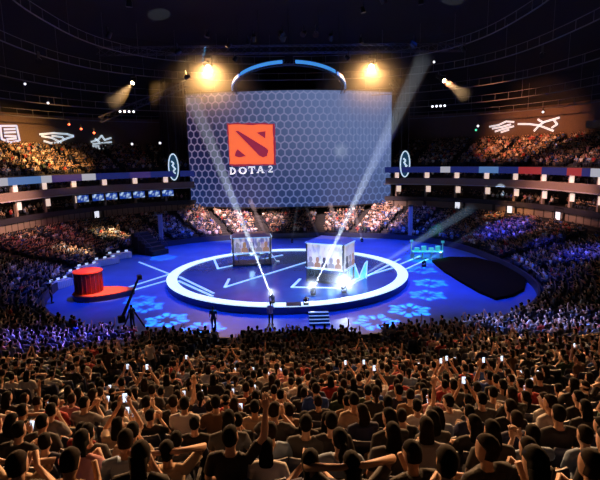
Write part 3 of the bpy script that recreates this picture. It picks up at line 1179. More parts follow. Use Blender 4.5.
for px, py, lab, strokes, m_ in marks:
    best = min((s for s in stations(23.1, .5) if s[0].y > 60), key=lambda s: abs((project((s[0].x, s[0].y, 15.8)) or (999, 0))[0] - px))
    p, th = best
    c0 = at_y(px, py, p.y)
    sc_ = p.y / F_PX
    n_ = inward(th, 23.1)
    rz = math.atan2(n_.y, n_.x) + PI / 2
    t = empty('wall_mark', (p.x, p.y, c0.z), rz)
    tag(t, lab, 'sign', 'pale marks on the upper walls')
    kx = 1.0 / max(.6, abs(math.cos(rz)))
    for st_ in strokes:
        b = bmesh.new()
        for (xa, ya), (xb, yb) in zip(st_[:-1], st_[1:]):
            A = Vector((xa * sc_ * kx, 0, -ya * sc_))
            B = Vector((xb * sc_ * kx, 0, -yb * sc_))
            d = (B - A)
            ang = math.atan2(d.z, d.x)
            box(b, (A + B) / 2, (d.length + .1, .1, .3), Matrix.Rotation(-ang, 3, 'Y'))
        obj('mark_stroke', b, m_, t)

# tan soffit over the right upper tier, with a row of small blue-white lamps
bm = bmesh.new()
strip(bm, lambda t: up(bowl(t, 20.8), 15.4), lambda t: up(bowl(t, 20.8), 16.4), [t for t in FARTH if bowl(t, 13).x > 8 and bowl(t, 20.8).y < 68])
strip(bm, lambda t: up(bowl(t, 23.4), 15.4), lambda t: up(bowl(t, 20.8), 15.4), [t for t in FARTH if bowl(t, 13).x > 8 and bowl(t, 20.8).y < 68])
tag(obj('trim_soffit', bm, mat('soffit_tan', (.20, .14, .10), .8, noise=.2)), kind='structure')
for i, px in enumerate((557, 566, 575, 583)):
    p = at_y(px, 144 - i * 1.2, 72)
    t = empty('spot_lamp', p)
    tag(t, 'small blue white lamp under the right upper roof edge, %s of four from left' % ordn(i + 1), 'lamp', 'lamps under the right roof edge')
    b = bmesh.new()
    tube(b, (0, 0, .35), (0, 0, 0), .12, .2)
    obj('lamp_shade', b, M_BLACKMETAL, t)
    b = bmesh.new()
    bmesh.ops.create_icosphere(b, subdivisions=2, radius=.17)
    obj('bulb', b, mat('blue_white_bulb', (1, 1, 1), .3, emit=(.45, .5, 1.0), strength=2.2), t)


# ------------------------------------------------------------------ ceiling steel: curved catwalk rails, trusses, ring truss
def truss(name, pts, s, label, cat, parent=None, r=.05, m=M_TRUSS, group=None):
    """square lattice truss along a polyline"""
    b = bmesh.new()
    n = len(pts)
    frames = []
    for i in range(n):
        d = (pts[min(i + 1, n - 1)] - pts[max(i - 1, 0)]).normalized()
        sd = d.cross(Vector((0, 0, 1)))
        sd = sd.normalized() if sd.length > 1e-3 else Vector((1, 0, 0))
        u_ = sd.cross(d)
        frames.append([pts[i] + sd * a + u_ * c for a, c in ((-s / 2, -s / 2), (s / 2, -s / 2), (s / 2, s / 2), (-s / 2, s / 2))])
    for A, B in zip(frames[:-1], frames[1:]):
        k = max(1, int((B[0] - A[0]).length / (s * 1.2)))
        for j in range(4):
            tube(b, A[j], B[j], r, seg=5)
        for q in range(k):
            for j in range(4):
                a = A[j].lerp(B[j], q / k)
                c_ = A[(j + 1) % 4].lerp(B[(j + 1) % 4], (q + 1) / k)
                tube(b, a, c_, r * .6, seg=4)
    o = obj(name, b, m)
    tag(o, label, cat, group)
    return o


for i, (d, z) in enumerate(((19, 18.6), (15.5, 20.2), (11, 22.0), (6, 24.0), (1, 25.5))):
    pts = [up(bowl(t, d), z) for t in FARTH if bowl(t, d).y > 35]
    b = bmesh.new()
    polytube(b, pts, .07, 5)
    polytube(b, [q + Vector((0, 0, 1.0)) for q in pts], .04, 4)
    for q in pts[::4]:
        tube(b, q, q + Vector((0, 0, 1.0)), .035, seg=4)
    for q in pts[::16]:
        tube(b, q + Vector((0, 0, 1.0)), q + Vector((0, 0, 4.0)), .02, seg=4)
    tag(obj('catwalk_rail', b, mat('rail_grey', (.16, .15, .15), .5, .3)), 'thin curved dark catwalk rail under the roof, %s of five going up' % ordn(i + 1), 'rail', 'curved catwalk rails')

tc_ = at_y(289, 91, 68)
ringt = empty('ring_truss', tc_)
tag(ringt, 'big curved lighting truss with blue lit segments hanging above the curved screen', 'lighting truss')
RT, TILT = 7.7, R(-20)
TM = Matrix.Rotation(TILT, 3, 'X')


def rp(a, rr_=RT, z=0.0):
    return TM @ Vector((rr_ * math.cos(a), rr_ * math.sin(a) * .9, z))


b = bmesh.new()
NR = 60
RA = [R(172 + 196 * i / NR) for i in range(NR + 1)]
for rr_, z in ((RT, 0), (RT - .5, 0), (RT, .55), (RT - .5, .55)):
    polytube(b, [rp(a, rr_, z) for a in RA], .05, 5)
for a, a2 in zip(RA[:-1], RA[1:]):
    tube(b, rp(a, RT, 0), rp(a2, RT, .55), .03, seg=4)
    tube(b, rp(a, RT, 0), rp(a2, RT - .5, 0), .03, seg=4)
obj('ring_frame', b, M_TRUSS, ringt)
M_BLUESTRIP = mat('blue_truss_light', (.3, .6, 1), .4, emit=(.05, .28, .75), strength=.9)
for a0, a1 in ((182, 214), (217, 264), (276, 320), (324, 358)):
    b = bmesh.new()
    n = 10
    for i in range(n):
        q0, q1 = R(a0 + (a1 - a0) * i / n), R(a0 + (a1 - a0) * (i + 1) / n)
        v = [b.verts.new(rp(q, rr_, z)) for q, rr_, z in ((q0, RT + .08, .0), (q1, RT + .08, .0), (q1, RT + .08, .45), (q0, RT + .08, .45), (q0, RT - .1, .0), (q1, RT - .1, .0), (q1, RT - .1, .45), (q0, RT - .1, .45))]
        for f in ((0, 1, 2, 3), (7, 6, 5, 4), (0, 4, 5, 1), (3, 2, 6, 7)):
            b.faces.new([v[k] for k in f])
    obj('light_segment', b, M_BLUESTRIP, ringt)
for a in (180, 210, 240, 270, 300, 330, 360):
    b = bmesh.new()
    q = rp(R(a), RT - .25, .55)
    tube(b, q, Vector((q.x, q.y, 9)), .03, seg=4)
    obj('hanging_cable', b, M_BLACKMETAL, ringt)
b = bmesh.new()
box(b, rp(R(270), RT - .2, .5), (1.0, .5, 1.0))
obj('junction_box', bevel(b, .03), M_BLACKMETAL, ringt)

truss('lighting_truss', [Vector((-24, 66, 26)), Vector((24, 66, 26))], .9, 'long straight dark truss across the roof above the far end of the stage', 'truss')
truss('lighting_truss', [Vector((-20, 48, 27.5)), Vector((20, 48, 27.5))], .9, 'long straight dark truss across the roof above the stage middle', 'truss')
truss('lighting_truss', [at_y(100, 120, 72), at_y(188, 84, 74)], .8, 'slanting lattice truss rising to the left warm lamp', 'truss', m=M_TRUSS)
truss('lighting_truss', [at_y(392, 82, 74), at_y(402, 96, 72)], .7, 'short slanting truss beside the big screen upper right corner', 'truss')
for (px, w_, sd) in ((178, 4.6, 'left'), (399.5, 2.6, 'right')):
    p0 = at_y(px, 206, 85.5)
    b = bmesh.new()
    n = 30
    A, B = [], []
    for i in range(n + 1):
        x = -w_ / 2 + w_ * i / n
        y = .18 * math.sin(i * 1.9)
        A.append(b.verts.new((p0.x + x, p0.y + y, 3.2)))
        B.append(b.verts.new((p0.x + x, p0.y + y, 25)))
    for i in range(n):
        b.faces.new((A[i], A[i + 1], B[i + 1], B[i]))
    bmesh.ops.solidify(b, geom=b.faces[:], thickness=.05)
    tag(obj('stage_curtain', b, mat('brown_black_drape', (.06, .032, .025), .9)), 'tall dark brown drape hanging on the %s of the big screen' % sd, 'curtain', 'drapes beside the big screen')


# ------------------------------------------------------------------ lamps with their own light and the haze they light up
M_HAZE = {}


def haze_mat(density, aniso=0.0):
    if (density, aniso) in M_HAZE:
        return M_HAZE[(density, aniso)]
    m = bpy.data.materials.new('stage_haze')
    m.use_nodes = True
    nt = m.node_tree
    nt.nodes.remove(nt.nodes['Principled BSDF'])
    v = nt.nodes.new('ShaderNodeVolumeScatter')
    v.inputs['Density'].default_value = density
    v.inputs['Anisotropy'].default_value = aniso
    v.inputs['Color'].default_value = (1, 1, 1, 1)
    nt.links.new(v.outputs[0], nt.nodes['Material Output'].inputs['Volume'])
    m.cycles.volume_sampling = 'EQUIANGULAR'
    M_HAZE[(density, aniso)] = m
    return m


def fog_mat(density, radius):
    m = bpy.data.materials.new('fog_fading')
    m.use_nodes = True
    nt = m.node_tree
    nt.nodes.remove(nt.nodes['Principled BSDF'])
    nb = NB(m)
    v = nb.n('ShaderNodeVolumeScatter')
    tc = nb.n('ShaderNodeTexCoord')
    ln = nb.n('ShaderNodeVectorMath', operation='LENGTH')
    nt.links.new(tc.outputs['Object'], ln.inputs[0])
    f = nb.ramp(nb.m('DIVIDE', ln.outputs['Value'], radius), 1.0, 0.0)
    nb.put(v.inputs['Density'], nb.m('MULTIPLY', nb.m('MULTIPLY', f, f), density))
    nt.links.new(v.outputs[0], nt.nodes['Material Output'].inputs['Volume'])
    m.cycles.volume_sampling = 'EQUIANGULAR'
    return m


def beam_lamp(p0, p1, power, color, ang, dens, label, hlabel, lens=M_LENS, size=.32, body=True, rad=.18, haze=True, lsize=.02, blend=.35, aniso=0.0):
    """moving head lamp at p0 aimed at p1; its spot lights a column of haze"""
    p0, p1 = Vector(p0), Vector(p1)
    d = (p1 - p0).normalized()
    q = d.to_track_quat('Z', 'Y').to_matrix()
    t = empty('moving_head_lamp', p0)
    tag(t, label, 'stage lamp')
    b = bmesh.new()
    upz = 1 if d.z > 0 else -1
    box(b, (0, 0, -size * 1.3 * upz), (size * 1.3, size * 1.1, size * .5))
    obj('base', bevel(b, .02), M_BLACKMETAL, t)
    b = bmesh.new()
    for s_ in (-1, 1):
        box(b, (s_ * size * .6, 0, -size * .5 * upz), (size * .16, size * .5, size * 1.4))
    obj('yoke', bevel(b, .01), M_BLACKMETAL, t)
    b = bmesh.new()
    tube(b, q @ Vector((0, 0, -size * .9)), q @ Vector((0, 0, size * .45)), size * .42, size * .5, seg=16)
    hd_ = obj('head', b, M_BLACKMETAL, t)
    b = bmesh.new()
    lathe(b, [(size * .44, 0), (size * .3, .04), (.001, .06)], 16)
    bmesh.ops.transform(b, matrix=Matrix.Translation(q @ Vector((0, 0, size * .47))) @ q.to_4x4(), verts=b.verts[:])
    obj('lens', b, lens, hd_)
    src = p0 + d * (size * .47 + .1)
    light('lamp_light', 'SPOT', src, p1, power, color, lsize, ang * 2, blend, parent=t)
    if haze:
        L = (p1 - src).length
        b = bmesh.new()
        r1 = rad + L * math.tan(R(ang)) * .97
        tube(b, src + d * .02, p1, rad, r1, seg=20)
        o = obj('haze_beam', b, haze_mat(dens, aniso), None)
        tag(o, hlabel, 'light beam', kind='stuff')
    return t


PALE = (.70, .84, 1.0)
V3_UP = Vector((0, 0, 1))
a = onstage(272, 297, ST_H + .55)
beam_lamp(a, at_y(192, 97, 55), 240000, PALE, 2.0, .05, 'moving lamp on the stage front throwing the long beam up to the left', 'long pale light beam rising from the stage to the upper left of the screen')
a = onstage(313, 289, ST_H + .55)
beam_lamp(a, at_y(424, 58, 56), 240000, PALE, 2.0, .05, 'moving lamp near the nearer booth throwing the beam up to the right', 'long pale light beam rising from the stage to the upper right')
a = onstage(344, 287, ST_H + .55)
beam_lamp(a, at_y(472, 208, 62), 300000, (.45, .68, 1.0), 1.4, .02, 'brightest moving lamp, right of the nearer booth, throwing a low beam right', 'low thin light beam slanting right across the blue floor')
a = onstage(306, 299, ST_H + .5)
beam_lamp(a, at_y(318, 262, 46), 3000, PALE, 4.0, .02, 'small moving lamp at the stage front just below the nearer booth', '', haze=False)
a = at_z(424, 262, .5)
beam_lamp(a, at_y(490, 224, 66), 40000, (.2, .45, 1.0), 1.6, .04, 'moving lamp beside the green lit set, aimed low to the right', 'faint blue light beam from the green lit set to the right stand')
for i, (px, py, tx, ty) in enumerate(((268, 238, 250, 200), (292, 238, 299, 196), (320, 238, 304, 202), (342, 238, 330, 204), (362, 237, 352, 204))):
    a = at_z(px, py + 2, .4)
    beam_lamp(a, at_y(tx, ty, 77), 5000, (.75, .82, 1.0), 1.3, .12, 'small lamp behind the stage lighting the far crowd, %s from left' % ordn(i + 1), 'short faint beam over the far crowd, %s from left' % ordn(i + 1), size=.25)
# added fog balls and point lights standing in for glare at three lamps
for (px, py, rr_, e, lab) in ((272, 296, 1.0, 70, 'added fog imitating glare around the leftmost beam lamp on the stage'), (312, 289, 1.3, 150, 'added fog imitating glare around the beam lamp by the nearer booth'),
                              (344, 286, 2.3, 520, 'added fog imitating glare around the brightest lamp right of the nearer booth')):
    c = onstage(px, py, ST_H + .55)
    b = bmesh.new()
    bmesh.ops.create_icosphere(b, subdivisions=3, radius=rr_)
    for v in b.verts:
        v.co.z = max(v.co.z, -.5)
    o = obj('glare_fog', b, fog_mat(.6, rr_), None)
    o.location = c
    tag(o, lab, 'fog', kind='stuff')
    lp = light('glare_light', 'POINT', c + V3_UP * .42, c, e, PALE, .08)  # point light added inside the fog to make it glow

# warm lamps above the screen, facing the hall
for (px, py, tx, ty, lab, sz, pw, an) in ((208, 66, 214, 150, 'left', .9, 16000, 46), (371.5, 65, 366, 150, 'right', .8, 11000, 46)):
    a = at_y(px, py, 72)
    beam_lamp(a, a + (at_y(tx, ty, 58) - a).normalized() * 8, pw, (1.0, .50, .16), an, .03, 'big glowing warm lamp above the %s top corner of the screen' % lab, 'warm haze glow around the big lamp at the %s' % lab, lens=M_WARMLENS, size=sz, rad=.4, lsize=.1, blend=1.0, aniso=.6)
for (px, py, tx, ty, lab, lab2, pw) in ((133.5, 82, 112, 104, 'left', 'lower left', 6000), (443, 80, 466, 96, 'right', 'lower right', 7000)):
    a = at_y(px, py, 66)
    beam_lamp(a, at_y(tx, ty, 62), pw, (1.0, .60, .28), 13, .06, 'small warm lamp high under the roof on the %s, aimed sideways' % lab, 'short warm cone of hazy light spreading to the ' + lab2, lens=M_WARMLENS, size=.55, rad=.2, lsize=.05, blend=.8)
# bars of four small white lamps
for (px, py, dx, dy, lab) in ((120, 111.5, 4.3, .1, 'left'), (432.5, 106.5, 4, -.2, 'right')):
    t = empty('lamp_bar', at_y(px, py, 70))
    tag(t, 'bar of four small white lamps high on the %s under the roof' % lab, 'lamp bar', 'four lamp bars')
    b = bmesh.new()
    p0 = at_y(px, py, 70)
    tube(b, (-.4, .2, .1), (3 * dx * 70 / F_PX + .4, .2, -3 * dy * 70 / F_PX + .1), .06)
    obj('rail', b, M_BLACKMETAL, t)
    for i in range(4):
        b = bmesh.new()
        bmesh.ops.create_icosphere(b, subdivisions=2, radius=.16, matrix=Matrix.Translation((i * dx * 70 / F_PX, 0, -i * dy * 70 / F_PX)))
        obj('lamp', b, M_DOT, t)
# scattered tiny lamps under the roof
for i, (px, py, m_, lab) in enumerate(((25, 84, M_DOT, 'tiny white lamp, lone one high at the upper left'), (48, 103, M_DOT, 'tiny white lamp above the left upper wall'), (69, 124.5, M_REDDOT, 'tiny red lamp, first of three on the left'),
                                       (81, 129, M_REDDOT, 'tiny red lamp, second of three on the left'), (94, 133, M_REDDOT, 'tiny red lamp, third of three on the left'), (132, 144, M_DOT, 'tiny white lamp right of the left wall marks'),
                                       (478, 126, M_DOT, 'tiny white lamp left of the right wall marks'), (476, 130, mat('small_green_lens', (.2, 1, .5), .3, emit=(.1, .9, .45), strength=1.2), 'tiny green lamp left of the right wall marks'),
                                       (434, 62, M_DOT, 'tiny white lamp high right of the upper beam'), (543, 112, M_DOT, 'tiny white lamp above the leaping figure mark'), (160, 143, M_DOT, 'tiny white lamp beside the left dark drape'))):
    t = empty('roof_lamp', at_y(px, py, 68))
    tag(t, lab, 'lamp', 'tiny roof lamps')
    b = bmesh.new()
    bmesh.ops.create_icosphere(b, subdivisions=2, radius=.15)
    obj('bulb', b, m_, t)
    b = bmesh.new()
    tube(b, (0, .05, .12), (0, .05, .6), .07)
    obj('socket', b, M_BLACKMETAL, t)


# ------------------------------------------------------------------ lamps of the rig: blue wash, added stand lamps, patterned lights
def can(loc, target, label, group, energy, color, ang, blend=.6, size=.4, make_light=True):
    t = empty('par_lamp', loc)
    tag(t, label, 'stage lamp', group)
    d = (Vector(target) - Vector(loc)).normalized()
    b = bmesh.new()
    tube(b, -d * .5, d * .1, .22, .28, seg=12)
    obj('lamp_can', b, M_BLACKMETAL, t)
    b = bmesh.new()
    box(b, (0, 0, .45), (.06, .5, .8))
    obj('clamp', b, M_BLACKMETAL, t)
    if make_light:
        light('lamp_light', 'SPOT', Vector(loc) + d * .15, target, energy, color, size, ang, blend, parent=t)
    return t


for i, (p, q, e, a) in enumerate(WASH):
    can(p, q, 'dark hanging floor lamp with blue light on the roof truss, %s of the blue ones' % ordn(i + 1), 'blue floor lamps', e, BLUE, a, 1.0)
for i, (p, q, e, a, c) in enumerate(STAND_FILL):
    can(p, q, 'added unseen lamp aimed at the seats from the roof, %s of the seat lamps' % ordn(i + 1), 'seat lamps', e, c, a, .9)


def gobo(p, q, rad, energy, color, label):
    """a patterned lamp: its light passes a rosette mask"""
    p, q = Vector(p), Vector(q)
    t = can(p, q, label, 'pattern lamps', 0, color, 10, make_light=False)
    ang = 2 * math.degrees(math.atan(rad * 1.25 / (q - p).length))
    o = light('pattern_light', 'SPOT', p + (q - p).normalized() * .2, q, energy, color, .02, ang, .05, parent=t)
    ld = o.data
    ld.use_nodes = True
    nb = NB(ld)
    em = nb.nt.nodes['Emission']
    tc = nb.n('ShaderNodeTexCoord')
    s = nb.n('ShaderNodeSeparateXYZ')
    nb.nt.links.new(tc.outputs['Normal'], s.inputs[0])
    k = (q - p).length / rad
    x = nb.m('MULTIPLY', nb.m('DIVIDE', s.outputs[0], s.outputs[2]), k)
    y = nb.m('MULTIPLY', nb.m('DIVIDE', s.outputs[1], s.outputs[2]), k)
    rr_ = nb.m('SQRT', nb.m('ADD', nb.m('MULTIPLY', x, x), nb.m('MULTIPLY', y, y)))
    an = nb.m('ARCTAN2', y, x)
    wob = nb.m('MULTIPLY', nb.m('COSINE', nb.m('MULTIPLY', an, 6)), .12)
    rw = nb.m('ADD', rr_, wob)
    ringm = nb.m('MULTIPLY', nb.ramp(rw, .98, .85), nb.ramp(rw, .34, .5))
    petals = nb.ramp(nb.m('COSINE', nb.m('MULTIPLY', an, 12)), -.9, -.2)
    nb.put(em.inputs['Strength'], nb.m('MULTIPLY', ringm, petals))
    em.inputs['Color'].default_value = (*color, 1)
    return o


for i, (px, py, rad, e) in enumerate(((167, 320, 1.7, 1), (146, 307, 1.5, .7), (203, 329, 1.6, .9), (376, 322, 1.7, 1), (409, 310, 1.7, 1), (427, 295, 1.6, .8),
                                      (430, 283, 1.6, .8), (421, 270, 1.6, .6), (163, 258, 1.6, .5), (140, 300, 1.4, .5))):
    q = at_z(px, py, 0)
    gobo((q.x * .6, q.y + 4, 27.0), q, rad, 260000 * e, (.16, .62, 1.0), 'dark hanging lamp casting a flower light pattern on the floor, %s of these' % ordn(i + 1))
# white pools on the deck below the beams
for (px, py, e, rad, lab) in ((266, 283, 5500, 13, 'dark hanging lamp lighting the deck middle white'), (335, 290, 6000, 10, 'dark hanging lamp lighting the deck by the nearer booth')):
    q = at_z(px, py, ST_H)
    can((q.x, q.y + 3, 27.0), q, lab, 'white deck lamps', e, (.85, .88, 1.0), rad, 1.0)

# ------------------------------------------------------------------ people
SKIN = mat('skin', (.62, .38, .26), .55)
SKIN2 = mat('skin_tan', (.5, .29, .18), .55)
HAIRM = [mat('hair_black', (.005, .0045, .0045), .8), mat('hair_dark_brown', (.014, .008, .005), .8)]
SHIRTS = [('black', (.015, .015, .017)), ('white', (.72, .70, .68)), ('grey', (.26, .26, .27)), ('navy', (.02, .03, .09)), ('red', (.42, .03, .03)),
          ('beige', (.50, .38, .26)), ('dark green', (.03, .07, .04)), ('pale blue', (.30, .42, .60)), ('brown', (.16, .085, .045)), ('pink', (.60, .28, .30)),
          ('charcoal', (.06, .06, .065)), ('bright blue', (.03, .10, .42))]
SHIRT_W = [30, 11, 8, 10, 4, 7, 4, 4, 7, 3, 18, 3]
SHIRTM = {n: mat('shirt_' + n.replace(' ', '_'), c, .8) for n, c in SHIRTS}
TROUSERM = [mat('trousers_dark_denim', (.03, .04, .07), .85), mat('trousers_black', (.014, .014, .015), .85), mat('trousers_khaki', (.22, .16, .10), .85)]
for h_ in HAIRM:
    h_.node_tree.nodes['Principled BSDF'].inputs['Specular IOR Level'].default_value = .12
EYEM = mat('eye_dark', (.01, .008, .008), .2)
LIPM = mat('lips', (.34, .12, .10), .5)
SHOEM = mat('shoe', (.05, .05, .05), .6)
PHONEM = mat('phone_body', (.02, .02, .022), .3)
PHONESCR = mat('phone_screen', (.5, .6, .8), .3, emit=(.65, .78, 1.0), strength=1.6)


class Shape:
    """collects lofted limbs as plain vertex and face lists"""

    def __init__(self):
        self.v, self.f, self.mi = [], [], []

    def loft(self, pts, rad, seg=8, xref=Vector((1, 0, 0)), mi=0):
        n = len(pts)
        rings = []
        for i, p in enumerate(pts):
            d = (pts[min(i + 1, n - 1)] - pts[max(i - 1, 0)]).normalized()
            x = xref - d * xref.dot(d)
            x = x.normalized() if x.length > 1e-3 else d.orthogonal().normalized()
            y = d.cross(x)
            a, b = rad[i] if isinstance(rad[i], tuple) else (rad[i], rad[i])
            k0 = len(self.v)
            for j in range(seg):
                t = 2 * PI * j / seg
                self.v.append(p + x * (a * math.cos(t)) + y * (b * math.sin(t)))
            rings.append(k0)
        for A, B in zip(rings[:-1], rings[1:]):
            for j in range(seg):
                k = (j + 1) % seg
                self.f.append((A + j, A + k, B + k, B + j))
                self.mi.append(mi)
        self.f.append(tuple(rings[0] + j for j in range(seg))[::-1])
        self.f.append(tuple(rings[-1] + j for j in range(seg)))
        self.mi += [mi, mi]
        return self

    def ell(self, c, r, seg=8, rings=5, M=None, mi=0):
        M = M or Matrix.Identity(3)
        pts, rad = [], []
        for i in range(rings + 1):
            t = -PI / 2 * .94 + PI * .94 * i / rings
            pts.append(c + M @ Vector((0, 0, r[2] * math.sin(t))))
            rad.append((r[0] * math.cos(t), r[1] * math.cos(t)))
        return self.loft(pts, rad, seg, M @ Vector((1, 0, 0)), mi)

    def mesh(self, name):
        me = bpy.data.meshes.new(name)
        me.from_pydata([tuple(p) for p in self.v], [], self.f)
        me.polygons.foreach_set('material_index', self.mi)
        return me

    def fused(self, name, voxel):
        """one continuous surface from the overlapping limbs"""
        me = self.mesh(name)
        o = bpy.data.objects.new('tmp', me)
        COL.objects.link(o)
        md = o.modifiers.new('r', 'REMESH')
        md.mode = 'VOXEL'
        md.voxel_size = voxel
        sm = o.modifiers.new('s', 'SMOOTH')
        sm.iterations = 3
        dg = bpy.context.evaluated_depsgraph_get()
        out = bpy.data.meshes.new_from_object(o.evaluated_get(dg))
        bpy.data.objects.remove(o)
        out.name = name
        return out


V3 = Vector
# arms: (elbow, wrist, finger direction) for the right side, mirrored when the left is None
POSES = {
    'lap': dict(lean=.02, head=(0, 0), R=((.25, .02, .78), (.12, .27, .62), (-.4, .9, -.1)), L=None, text='hands in lap'),
    'phone': dict(lean=.04, head=(0, -.35), R=((.24, .08, .80), (.09, .33, .93), (-.3, .3, .9)), L=((.25, .04, .78), (.10, .30, .66), (-.4, .9, 0)), text='looking at phone', phone=(.07, .40, 1.0)),
    'film': dict(lean=-.03, head=(0, .1), R=((.29, .20, 1.10), (.11, .30, 1.40), (-.3, .2, .9)), L=((.27, .2, 1.06), (.07, .31, 1.38), (-.1, .2, .9)), text='filming with raised phone', phone=(.02, .35, 1.50)),
    'behind': dict(lean=-.08, head=(0, .05), R=((.40, .02, 1.22), (.12, -.10, 1.27), (-.9, -.1, .1)), L=None, text='hands behind head'),
    'forward': dict(lean=.24, head=(0, .2), R=((.24, .36, .72), (.08, .50, .80), (-.5, .6, .4)), L=None, text='leaning forward'),
    'chin': dict(lean=.08, head=(.3, 0), R=((.20, .24, .76), (.05, .22, 1.08), (-.3, .0, .9)), L=((.25, .0, .78), (.06, .22, .68), (-.8, .5, 0)), text='chin on hand'),
    'clap': dict(lean=.03, head=(-.3, 0), R=((.29, .15, .88), (.05, .36, 1.02), (-.2, .6, .7)), L=None, text='hands clasped up front'),
    'crossed': dict(lean=-.06, head=(.25, .05), R=((.26, .06, .82), (-.08, .22, .86), (-.9, .2, 0)), L=((.26, .04, .80), (-.07, .18, .80), (-.9, .2, 0)), text='arms folded'),
    'cheer': dict(lean=0, head=(-.15, .2), R=((.34, .06, 1.24), (.36, .10, 1.52), (0, .1, 1)), L=((.25, .02, .78), (.12, .27, .62), (-.4, .9, 0)), text='one arm raised'),
    'stand': dict(stand=True, lean=0, head=(.2, 0), R=((.25, -.02, 1.14), (.24, .08, .88), (0, .2, -1)), L=None, text='standing'),
    'standup': dict(stand=True, lean=0, head=(-.2, 0), R=((.25, .10, 1.18), (.10, .32, 1.38), (-.2, .3, .9)), L=((.25, -.02, 1.14), (.24, .06, .88), (0, .2, -1)), text='standing'),
}


def joints(ps):
    st_ = ps.get('stand')
    base = V3((0, 0, .92)) if st_ else V3((0, 0, .54))
    ln = ps['lean']
    up_ = V3((0, math.sin(ln * 1.6), math.cos(ln * 1.6)))
    J = dict(pelvis=base, waist=base + up_ * .2, chest=base + up_ * .40, collar=base + up_ * .535, neck=base + up_ * .60 + V3((0, .01, 0)))
    hy, hp = ps['head']
    J['headM'] = Matrix.Rotation(hy, 3, 'Z') @ Matrix.Rotation(hp, 3, 'X')
    J['head'] = J['neck'] + V3((0, .03, .10))
    for s, side in ((1, 'R'), (-1, 'L')):
        J['sh' + side] = base + up_ * .49 + V3((s * .185, -.005, 0))
        a = ps[side] if ps[side] else ps['R']
        mir = lambda q: V3((q[0] * s, q[1], q[2]))
        J['el' + side], J['wr' + side], J['fd' + side] = mir(a[0]), mir(a[1]), mir(a[2]).normalized()
        J['hip' + side] = base + V3((s * .095, 0, -.03))
        if st_:
            J['kn' + side], J['an' + side], J['to' + side] = V3((s * .11, .03, .50)), V3((s * .12, -.02, .09)), V3((s * .14, .16, .04))
        else:
            J['kn' + side], J['an' + side], J['to' + side] = V3((s * .13, .46, .53)), V3((s * .12, .42, .10)), V3((s * .14, .58, .05))
    return J


def head_rings(J, grow=1.0):
    M = J['headM']
    prof = [(-.115, .030, .035, .035), (-.095, .050, .058, .022), (-.045, .066, .085, .008), (.015, .074, .096, .0), (.06, .071, .092, -.005), (.095, .052, .068, -.008), (.118, .022, .03, -.008)]
    pts = [J['head'] + M @ V3((0, dy, dz * grow)) for dz, rx, ry, dy in prof]
    rad = [(rx * grow, ry * grow) for dz, rx, ry, dy in prof]
    return pts, rad


def hand(sh, wr, fd, s, seg=6, fingers=True):
    side_ = fd.cross(V3((0, 0, 1)))
    side_ = side_.normalized() if side_.length > .2 else V3((s, 0, 0))
    nrm = side_.cross(fd)
    sh.loft([wr, wr + fd * .03, wr + fd * .08, wr + fd * .10], [(.026, .02), (.038, .018), (.042, .016), (.036, .012)], seg, side_)
    if fingers:
        for k, (o, ln) in enumerate(((-.030, .070), (-.010, .082), (.011, .076), (.030, .058))):
            b = wr + fd * .09 + side_ * o
            c1 = b + fd * ln * .5 - nrm * .006
            c2 = c1 + fd * ln * .45 - nrm * .022
            sh.loft([b, c1, c2], [.0095, .0085, .006], 5, side_)
        b = wr + fd * .03 - side_ * .030 * s
        sh.loft([b, b + fd * .035 - side_ * .028 * s, b + fd * .07 - side_ * .030 * s], [.012, .011, .007], 5, side_)


def torso(sh, J, g, seg, top=True):
    p, w, c, k = J['pelvis'], J['waist'], J['chest'], J['collar']
    pts = [p - V3((0, 0, .08)), p, w, c, k - (k - c) * .15, k]
    rad = [(.150 + g, .11 + g), (.165 + g, .125 + g), (.145 + g, .105 + g), (.172 + g, .118 + g), (.165 + g, .095 + g), (.075 + g, .065 + g)]
    sh.loft(pts, rad, seg, V3((1, 0, 0)))


